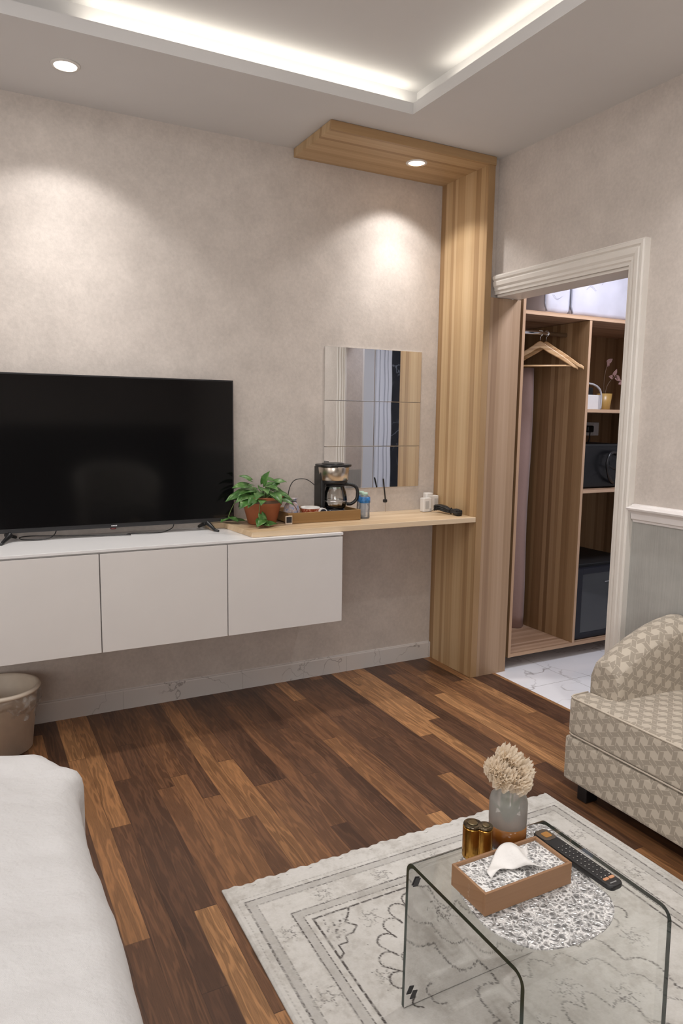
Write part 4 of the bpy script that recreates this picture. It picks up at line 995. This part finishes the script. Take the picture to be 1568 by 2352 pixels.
# ------------------------------------------------------------------ sofa
def kagome():
    m_, nt, out = new_mat('woven_cane_print_fabric'); g = G(nt); uvn = g.n('ShaderNodeTexCoord').outputs['UV']; u, v, z = g.sep(uvn)
    nz = g.noise(uvn, 14, 2); dx = g.m('MULTIPLY', g.m('SUBTRACT', nz, .5), .010)
    u = g.m('ADD', u, dx); p = .046
    S = []; E_ = []
    for th_ in (7, 67, 127):
        t_ = math.radians(th_); cc = g.m('ADD', g.m('MULTIPLY', u, math.cos(t_)), g.m('MULTIPLY', v, math.sin(t_)))
        d = g.m('ABSOLUTE', g.m('SUBTRACT', g.m('FRACT', g.m('ADD', g.m('DIVIDE', cc, p), 100)), .5))
        S.append(g.m('LESS_THAN', d, .205)); E_.append(g.m('LESS_THAN', g.m('ABSOLUTE', g.m('SUBTRACT', d, .195)), .028))
    strip = g.m('MAXIMUM', g.m('MAXIMUM', S[0], S[1]), S[2]); edge = None
    for k in range(3):
        e_ = g.m('MULTIPLY', E_[k], g.m('SUBTRACT', 1, S[(k+1) % 3]))
        edge = e_ if edge is None else g.m('MAXIMUM', edge, e_)
    weave = g.noise(uvn, 900, 1)
    col = g.mix(strip, (.57, .505, .42), (.375, .325, .265))
    col = g.mix(g.m('MULTIPLY', edge, .75), col, (.60, .53, .44))
    g.bsdf(out, col, .75, 0, g.bump(g.m('ADD', weave, g.m('MULTIPLY', strip, .6)), .25, .0015), spec=.3, Sheen_Weight=.2); return m_
M_cane = kagome()
SX, SXB, SY0, SY1 = 1.948, 2.452, .30, 1.878
r = thing('sofa', (2.2, 1.1, 0), 'beige sofa in woven cane print with rolled arm by the right wall', 'sofa')
m = MB(); m.box(SX, SXB, SY0, SY1, .062, .232, .012, 3); obj('base', m, M_cane, r, uv='box')
# T-shaped seat cushion: wraps in front of the arm
m = MB()
seat = [(SX+.004, SY0+.004), (SX+.004, SY1-.004), (2.058, SY1-.004), (2.066, SY1-.095), (2.40, SY1-.135), (2.40, SY0+.13), (2.066, SY0+.095), (2.058, SY0+.004)]
m.prism(seat, 'z', .238, .388)
so = obj('seat_cushion', m, M_cane, r, uv='box')
md = so.modifiers.new('b', 'BEVEL'); md.width = .022; md.segments = 5; md.limit_method = 'ANGLE'; md.angle_limit = math.radians(30)
m = MB(); pth = [(SX+.0055, SY0+.03, .383), (SX+.0055, SY1-.032, .383), (SX+.012, SY1-.014, .383), (SX+.03, SY1-.0065, .383), (2.05, SY1-.0065, .383)]
m.tube(pth, .0032, 8); m.tube([(p[0], p[1], .2425) for p in pth], .003, 8); obj('piping', m, plain('cream_piping', (.60, .53, .44), .7), so)
def arm(ysign, ya, yb):
    """upholstered arm sloping up towards the back and curving inward; ya outer side, yb inner side"""
    def top(x):
        t_ = (x-2.062)/(2.452-2.062); return .505+.145*(1-(1-t_)**1.7)
    def fn(u, v):
        x = 2.062+(2.45-2.062)*u; z1 = top(x); wd = abs(ya-yb); inn = .03*u*u
        s1 = [(0, .236), (0, z1-.045), (.010, z1-.018), (.035, z1-.003), (.07, z1+.004), (wd-.03+inn, z1-.008), (wd-.006+inn, z1-.03), (wd+inn, z1-.06), (wd+.004+inn, .236)]
        k = v*(len(s1)-1); i = min(int(k), len(s1)-2); f_ = k-i
        w_ = s1[i][0]+(s1[i+1][0]-s1[i][0])*f_; z_ = s1[i][1]+(s1[i+1][1]-s1[i][1])*f_
        e_ = max(0, 1-u/.05); w_ = w_+(wd/2-w_)*.06*e_*e_; z_ -= .014*e_*e_*(z_ > .3)
        return (x, ya+ysign*w_, z_)
    m = MB(); nu, nv = 26, 32
    m.grid(fn, nu, nv)
    bm = m.bm; bm.verts.ensure_lookup_table()
    f0 = [bm.verts[j] for j in range(nv+1)]; f1 = [bm.verts[nu*(nv+1)+j] for j in range(nv+1)]
    bm.faces.new(f0); bm.faces.new(f1)
    return m
o = obj('armrest', arm(-1, SY1-.002, SY1-.135), M_cane, r, uv='box')
o = obj('armrest', arm(1, SY0+.002, SY0+.135), M_cane, r, uv='box')
m = MB(); m.box(2.402, SXB, SY0+.14, SY1-.14, .236, .70, .022, 4); obj('backrest', m, M_cane, r, uv='box')
for x, y in ((1.985, SY1-.06), (2.41, SY1-.06), (1.985, SY0+.06), (2.41, SY0+.06)):
    m = MB(); m.box(x-.02, x+.04, y-.045, y+.0, .001, .062, .004); obj('foot', m, M_black, r)

# ------------------------------------------------------------------ wardrobe seen through the doorway
WX0, WX1, WY0, WY1 = 2.662, 4.02, 3.020, 3.60
r = thing('wardrobe', (3.3, 3.3, 0), 'open brown laminate wardrobe with shelves beyond the doorway', 'wardrobe')
t = .018
def board(name, x0, x1, y0, y1, z0, z1, mat, edge=None):
    m = MB(); m.box(x0, x1, y0+.0012, y1, z0, z1); o = obj(name, m, mat, r)
    if edge:
        m = MB(); m.box(x0, x1, y0, y0+.0011, z0, z1); obj('edge_band', m, edge, o)
    return o
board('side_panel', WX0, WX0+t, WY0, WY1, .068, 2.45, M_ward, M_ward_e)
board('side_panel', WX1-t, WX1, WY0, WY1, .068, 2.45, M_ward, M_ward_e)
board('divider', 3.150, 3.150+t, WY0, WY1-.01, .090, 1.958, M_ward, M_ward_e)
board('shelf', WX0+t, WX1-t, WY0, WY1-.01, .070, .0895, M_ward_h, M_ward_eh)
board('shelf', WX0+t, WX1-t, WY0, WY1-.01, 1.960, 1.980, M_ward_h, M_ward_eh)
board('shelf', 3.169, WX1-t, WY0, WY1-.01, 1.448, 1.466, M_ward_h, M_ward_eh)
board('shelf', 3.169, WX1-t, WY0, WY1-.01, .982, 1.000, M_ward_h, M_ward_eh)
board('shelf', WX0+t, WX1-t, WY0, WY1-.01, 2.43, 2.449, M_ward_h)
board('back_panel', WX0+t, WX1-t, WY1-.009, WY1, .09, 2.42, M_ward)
m = MB(); m.box(2.95, 3.98, 3.22, 3.238, .001, .067); obj('plinth', m, plain('grey_plinth', (.30, .265, .23), .6), r)
m = MB(); m.box(2.6335, 2.6605, 3.06, 3.075, .001, 2.03)
tag(obj('filler_strip', m, plain('dark_brown_filler', (.07, .045, .028), .6), loc=(2.647, 3.065, .001)), 'narrow dark filler strip between oak lining and wardrobe side', 'filler strip')
m = MB(); m.tube([(WX0+t+.001, 3.20, 1.893), (3.1495, 3.20, 1.893)], .0125, 16); 
tag(obj('hanging_rail', m, M_chrome, loc=(2.9, 3.20, 1.893)), 'chrome hanging rail in the wardrobe holding two hangers', 'rail')
def hanger(x0, y0, rot, label):
    r = thing('clothes_hanger', (x0, y0, 1.880), label, 'hanger', 'wooden hangers on the wardrobe rail')
    r.rotation_euler = (0, 0, rot)
    def part(name, m, mat):
        me = bpy.data.meshes.new(name); bmesh.ops.recalc_face_normals(m.bm, faces=m.bm.faces); m.bm.to_mesh(me); m.bm.free(); me.materials.append(mat)
        o = bpy.data.objects.new(name, me); C.objects.link(o); o.parent = r; return o
    m = MB(); top_ = []; bot = []
    for k in range(33):
        u = -1+2*k/32; au = abs(u); z = -.042-.140*au**1.25+.012*math.exp(-(u/.16)**2)+.008*math.exp(-((au-.97)/.05)**2)
        hh = .040-.022*au; top_.append((.216*u, z)); bot.append((.216*u, z-hh))
    m.prism(top_+bot[::-1], 'y', -.006, .006); o = part('shoulder_bar', m, M_hanger)
    md = o.modifiers.new('b', 'BEVEL'); md.width = .004; md.segments = 2; md.limit_method = 'ANGLE'; md.angle_limit = math.radians(50)
    m = MB(); m.tube([(-.150, 0, -.170), (.150, 0, -.170)], .0048, 8); part('trouser_bar', m, M_hanger)
    m = MB(); m.tube([(0, 0, -.034), (0, 0, -.012)]+[(.0155*math.sin(t_), 0, .013+.0155*(-math.cos(t_))) for t_ in [PI*.10+k*PI*1.25/12 for k in range(13)]], .0014, 6); part('hook', m, M_chrome)
hanger(2.955, 3.2, math.radians(-40), 'wooden clothes hanger on the wardrobe rail, the one in front')
hanger(3.000, 3.2, math.radians(-51), 'wooden clothes hanger on the wardrobe rail, half hidden behind the other')
# folded cloth hanging at the left of the wardrobe
def clf(u, v):
    x = 2.80+.315*u; return (x, 3.44-.03*u+.022*math.sin(u*13)+.006*math.sin(9*v+u*4), .0925+1.62*v)
m = MB(); m.grid(clf, 40, 20)
tag(obj('hanging_cloth', m, clothm('dusty_pink_cloth', (.36, .24, .21), .3, 8), loc=(2.95, 3.43, .09), solid=.006), 'dusty pink folded board cover standing inside the wardrobe', 'cloth')
# storage bags on the top shelf
M_bag = plain('clear_quilted_bag', (.56, .545, .60), .3, vary=.06, nscale=9, bump=.6, bscale=12)
M_bagp = plain('bag_piping_grey', (.24, .24, .28), .45)
def bag(x0, x1, y0, y1, h, label):
    z = 1.9808; r = thing('storage_bag', ((x0+x1)/2, (y0+y1)/2, z), label, 'storage bag', 'bedding bags on the wardrobe top shelf')
    def fn(u, v):
        return None
    m = MB(); m.box(x0, x1, y0, y1, z, z+h, .028, 4)
    bmesh.ops.subdivide_edges(m.bm, edges=[e for e in m.bm.edges if e.calc_length() > .06], cuts=7, use_grid_fill=True)
    for v in m.bm.verts:
        n_ = noise.noise(v.co*14)*.008+noise.noise(v.co*30)*.004; v.co.y += n_ if v.co.y < (y0+y1)/2 else 0; 
        if v.co.z > z+.03: v.co.z += n_
    for f in m.bm.faces: f.smooth = True
    obj('bag_body', m, M_bag, r)
    m = MB()
    for yy in (y0+.004,): m.tube([(x0+.014, yy+.008, z+.012), (x0+.004, yy+.012, z+.05), (x0+.004, yy+.012, z+h-.05), (x0+.03, yy+.01, z+h-.008), (x1-.03, yy+.01, z+h-.008), (x1-.004, yy+.012, z+h-.05), (x1-.004, yy+.012, z+.05), (x1-.014, yy+.008, z+.012)], .0065, 8)
    obj('piping', m, M_bagp, r)
    m = MB(); rg = random.Random(int(x0*100))
    for k in range(5):
        xa = x0+.04+rg.uniform(0, x1-x0-.12); za = z+rg.uniform(.04, h-.08)
        m.tube(spline([(xa, y0-.0045, za), (xa+.03, y0-.0055, za+rg.uniform(-.03, .03)), (xa+.07, y0-.0045, za+rg.uniform(-.04, .04))], 4), .0009, 4)
    obj('crease', m, plain('crease_grey', (.42, .42, .50), .4), r)
bag(2.845, 3.025, 3.045, 3.42, .34, 'clear white bedding bag, narrow left one on the top shelf')
bag(3.040, 3.62, 3.050, 3.42, .38, 'clear white quilted bedding bag with grey piping, wide right one on the top shelf')
# middle shelf: white holder with grey arch, yellow pot with flower
zs = 1.4668
r = thing('toiletry_holder', (3.385, 3.22, zs), 'white box with grey arched handle on the wardrobe middle shelf', 'holder')
m = MB(); m.box(3.310, 3.425, 3.18, 3.27, zs, zs+.088, .004); obj('box', m, M_wplastic, r)
m = MB(); m.tube(spline([(3.465, 3.20, zs+.004), (3.467, 3.20, zs+.08), (3.448, 3.20, zs+.125), (3.40, 3.20, zs+.150), (3.33, 3.20, zs+.158)], 6), .006, 8); m.box(3.428, 3.452, 3.19, 3.23, zs, zs+.088, .002); obj('arched_handle', m, plain('pale_grey_metal', (.50, .49, .50), .3), r)
m = MB(); m.box(3.31, 3.43, 3.235, 3.24, zs+.089, zs+.135); obj('dark_insert', m, M_black, r)
fxp, fyp = 3.525, 3.23
r = thing('flower_pot', (fxp, fyp, zs), 'mustard yellow pot with thin artificial orchid stems on the middle shelf', 'potted flower')
m = MB(); m.lathe([(.033, 0), (.036, .004), (.046, .100), (.042, .100), (.034, .02), (0, .02)], fxp, fyp, zs, 28, True, False); obj('pot', m, plain('mustard_ceramic', (.42, .25, .07), .35), r)
m = MB(); m.tube(spline([(fxp, fyp, zs+.05), (fxp+.02, fyp, zs+.15), (fxp+.09, fyp, zs+.21), (fxp+.12, fyp, zs+.17)], 6), .0018, 5); m.tube(spline([(fxp, fyp, zs+.05), (fxp-.01, fyp, zs+.18), (fxp+.01, fyp, zs+.29)], 6), .0018, 5); obj('stem', m, plain('brown_stem', (.13, .08, .05), .6), r)
m = MB()
for (dx, dz, an) in ((.01, .29, .6), (.02, .27, 2.2), (.07, .215, 1.2), (.09, .20, -.4), (.12, .17, .2), (.115, .19, 2.4), (.06, .20, 3.0)):
    leaf(m, (fxp+dx, fyp, zs+dz), (math.cos(an), -.3, math.sin(an)), (0, -1, .1), .042, .030, .1, .15)
obj('blossom', m, plain('dusky_pink_petal', (.30, .17, .15), .5), r, solid=.0005)
# socket and plug
r = thing('wall_socket', (3.77, 3.59, 1.34), 'white wall socket with black plug at the back of the wardrobe', 'socket')
m = MB(); m.box(3.725, 3.875, 3.582, 3.5905, 1.300, 1.390, .002); obj('plate', m, M_wplastic, r)
m = MB(); m.box(3.822, 3.872, 3.580, 3.5825, 1.303, 1.387, .001); obj('switch', m, plain('switch_white', (.9, .88, .88), .25), r)
m = MB(); m.box(3.735, 3.795, 3.545, 3.5815, 1.322, 1.368, .010, 3); m.tube(spline([(3.765, 3.555, 1.322), (3.76, 3.56, 1.26), (3.71, 3.56, 1.20), (3.66, 3.56, 1.15)], 6), .004, 6); obj('plug', m, M_black, r)
# black appliance on the lower shelf
r = thing('microwave', (3.48, 3.32, 1.001), 'black microwave with curved handle on the lower wardrobe shelf', 'microwave')
m = MB(); m.box(3.172, 3.66, 3.09, 3.46, 1.004, 1.262, .008); obj('case', m, plain('black_enamel', (.010, .010, .011), .6), r)
m = MB(); m.box(3.18, 3.55, 3.084, 3.0895, 1.012, 1.245); obj('door', m, plain('black_glass', (.006, .006, .007), .35), r)
m = MB(); m.tube(spline([(3.50, 3.083, 1.20), (3.455, 3.06, 1.215), (3.40, 3.045, 1.205), (3.375, 3.04, 1.15), (3.395, 3.045, 1.09), (3.43, 3.06, 1.05), (3.48, 3.083, 1.03)], 6), .010, 8); m.tube([(3.42, 3.055, 1.21), (3.40, 3.05, 1.135), (3.47, 3.06, 1.11)], .006, 8); obj('handle', m, M_black, r)
# glass-door mini fridge
r = thing('mini_fridge', (3.45, 3.28, .0905), 'black mini fridge with glass door at the bottom of the wardrobe', 'fridge')
m = MB(); m.box(3.178, 3.72, 3.085, 3.55, .0905, .545, .006); obj('case', m, plain('black_fridge', (.008, .008, .009), .55), r)
m = MB()
x0, x1, z0, z1 = 3.182, 3.718, .095, .525; fw = .055; y0_, y1_ = 3.045, 3.083
for q in ((x0, x0+fw, z0, z1), (x1-fw, x1, z0, z1), (x0+fw, x1-fw, z0, z0+.035), (x0+fw, x1-fw, z1-.035, z1)): m.box(q[0], q[1], y0_, y1_, q[2], q[3])
dr = obj('door_frame', m, plain('dark_navy_frame', (.006, .007, .014), .5), r, bevel=.002)
mm, nt, out = new_mat('fridge_glass'); g = G(nt); g.bsdf(out, (.03, .034, .038), .06, 0, spec=.9)
m = MB(); m.box(x0+fw, x1-fw, y0_+.004, y0_+.010, z0+.035, z1-.035); obj('door_glass', m, mm, dr)
m = MB(); m.box(3.42, 3.47, y0_-.002, y0_+.003, .43, .434); obj('reflector_strip', m, M_chrome, dr)

# ------------------------------------------------------------------ armchair behind the camera (seen only as a reflection in the television)
r = thing('tub_chair', (1.42, -1.1, 0), 'cream tub armchair facing the television, reflected in its screen', 'armchair')
def tub(u, v):
    an = math.radians(-40)+math.radians(260)*u; rad_ = .40-.06*(v-.5)
    h = .42+.38*math.sin(PI*u)**.6
    return (1.42+rad_*math.cos(an+PI), -1.1+rad_*math.sin(an+PI)*-1*-1, .15+h*v)
m = MB(); m.grid(lambda u, v: (1.42+(.38+.05*v)*math.cos(math.radians(200-220*u+0)-PI*1.0+PI*0), -1.1-(.36)*math.sin(math.radians(-20+220*u)), .12+(.50+.28*math.sin(PI*u)**.7)*v), 30, 10)
obj('shell', m, plain('cream_boucle', (.62, .58, .52), .9, bump=.4), r, solid=.08)
m = MB(); m.lathe([(.30, .14), (.33, .16), (.34, .40), (.31, .44), (0, .45)], 1.42, -1.08, 0, 36, True, False); obj('seat', m, plain('dark_cushion', (.16, .14, .12), .9), r)
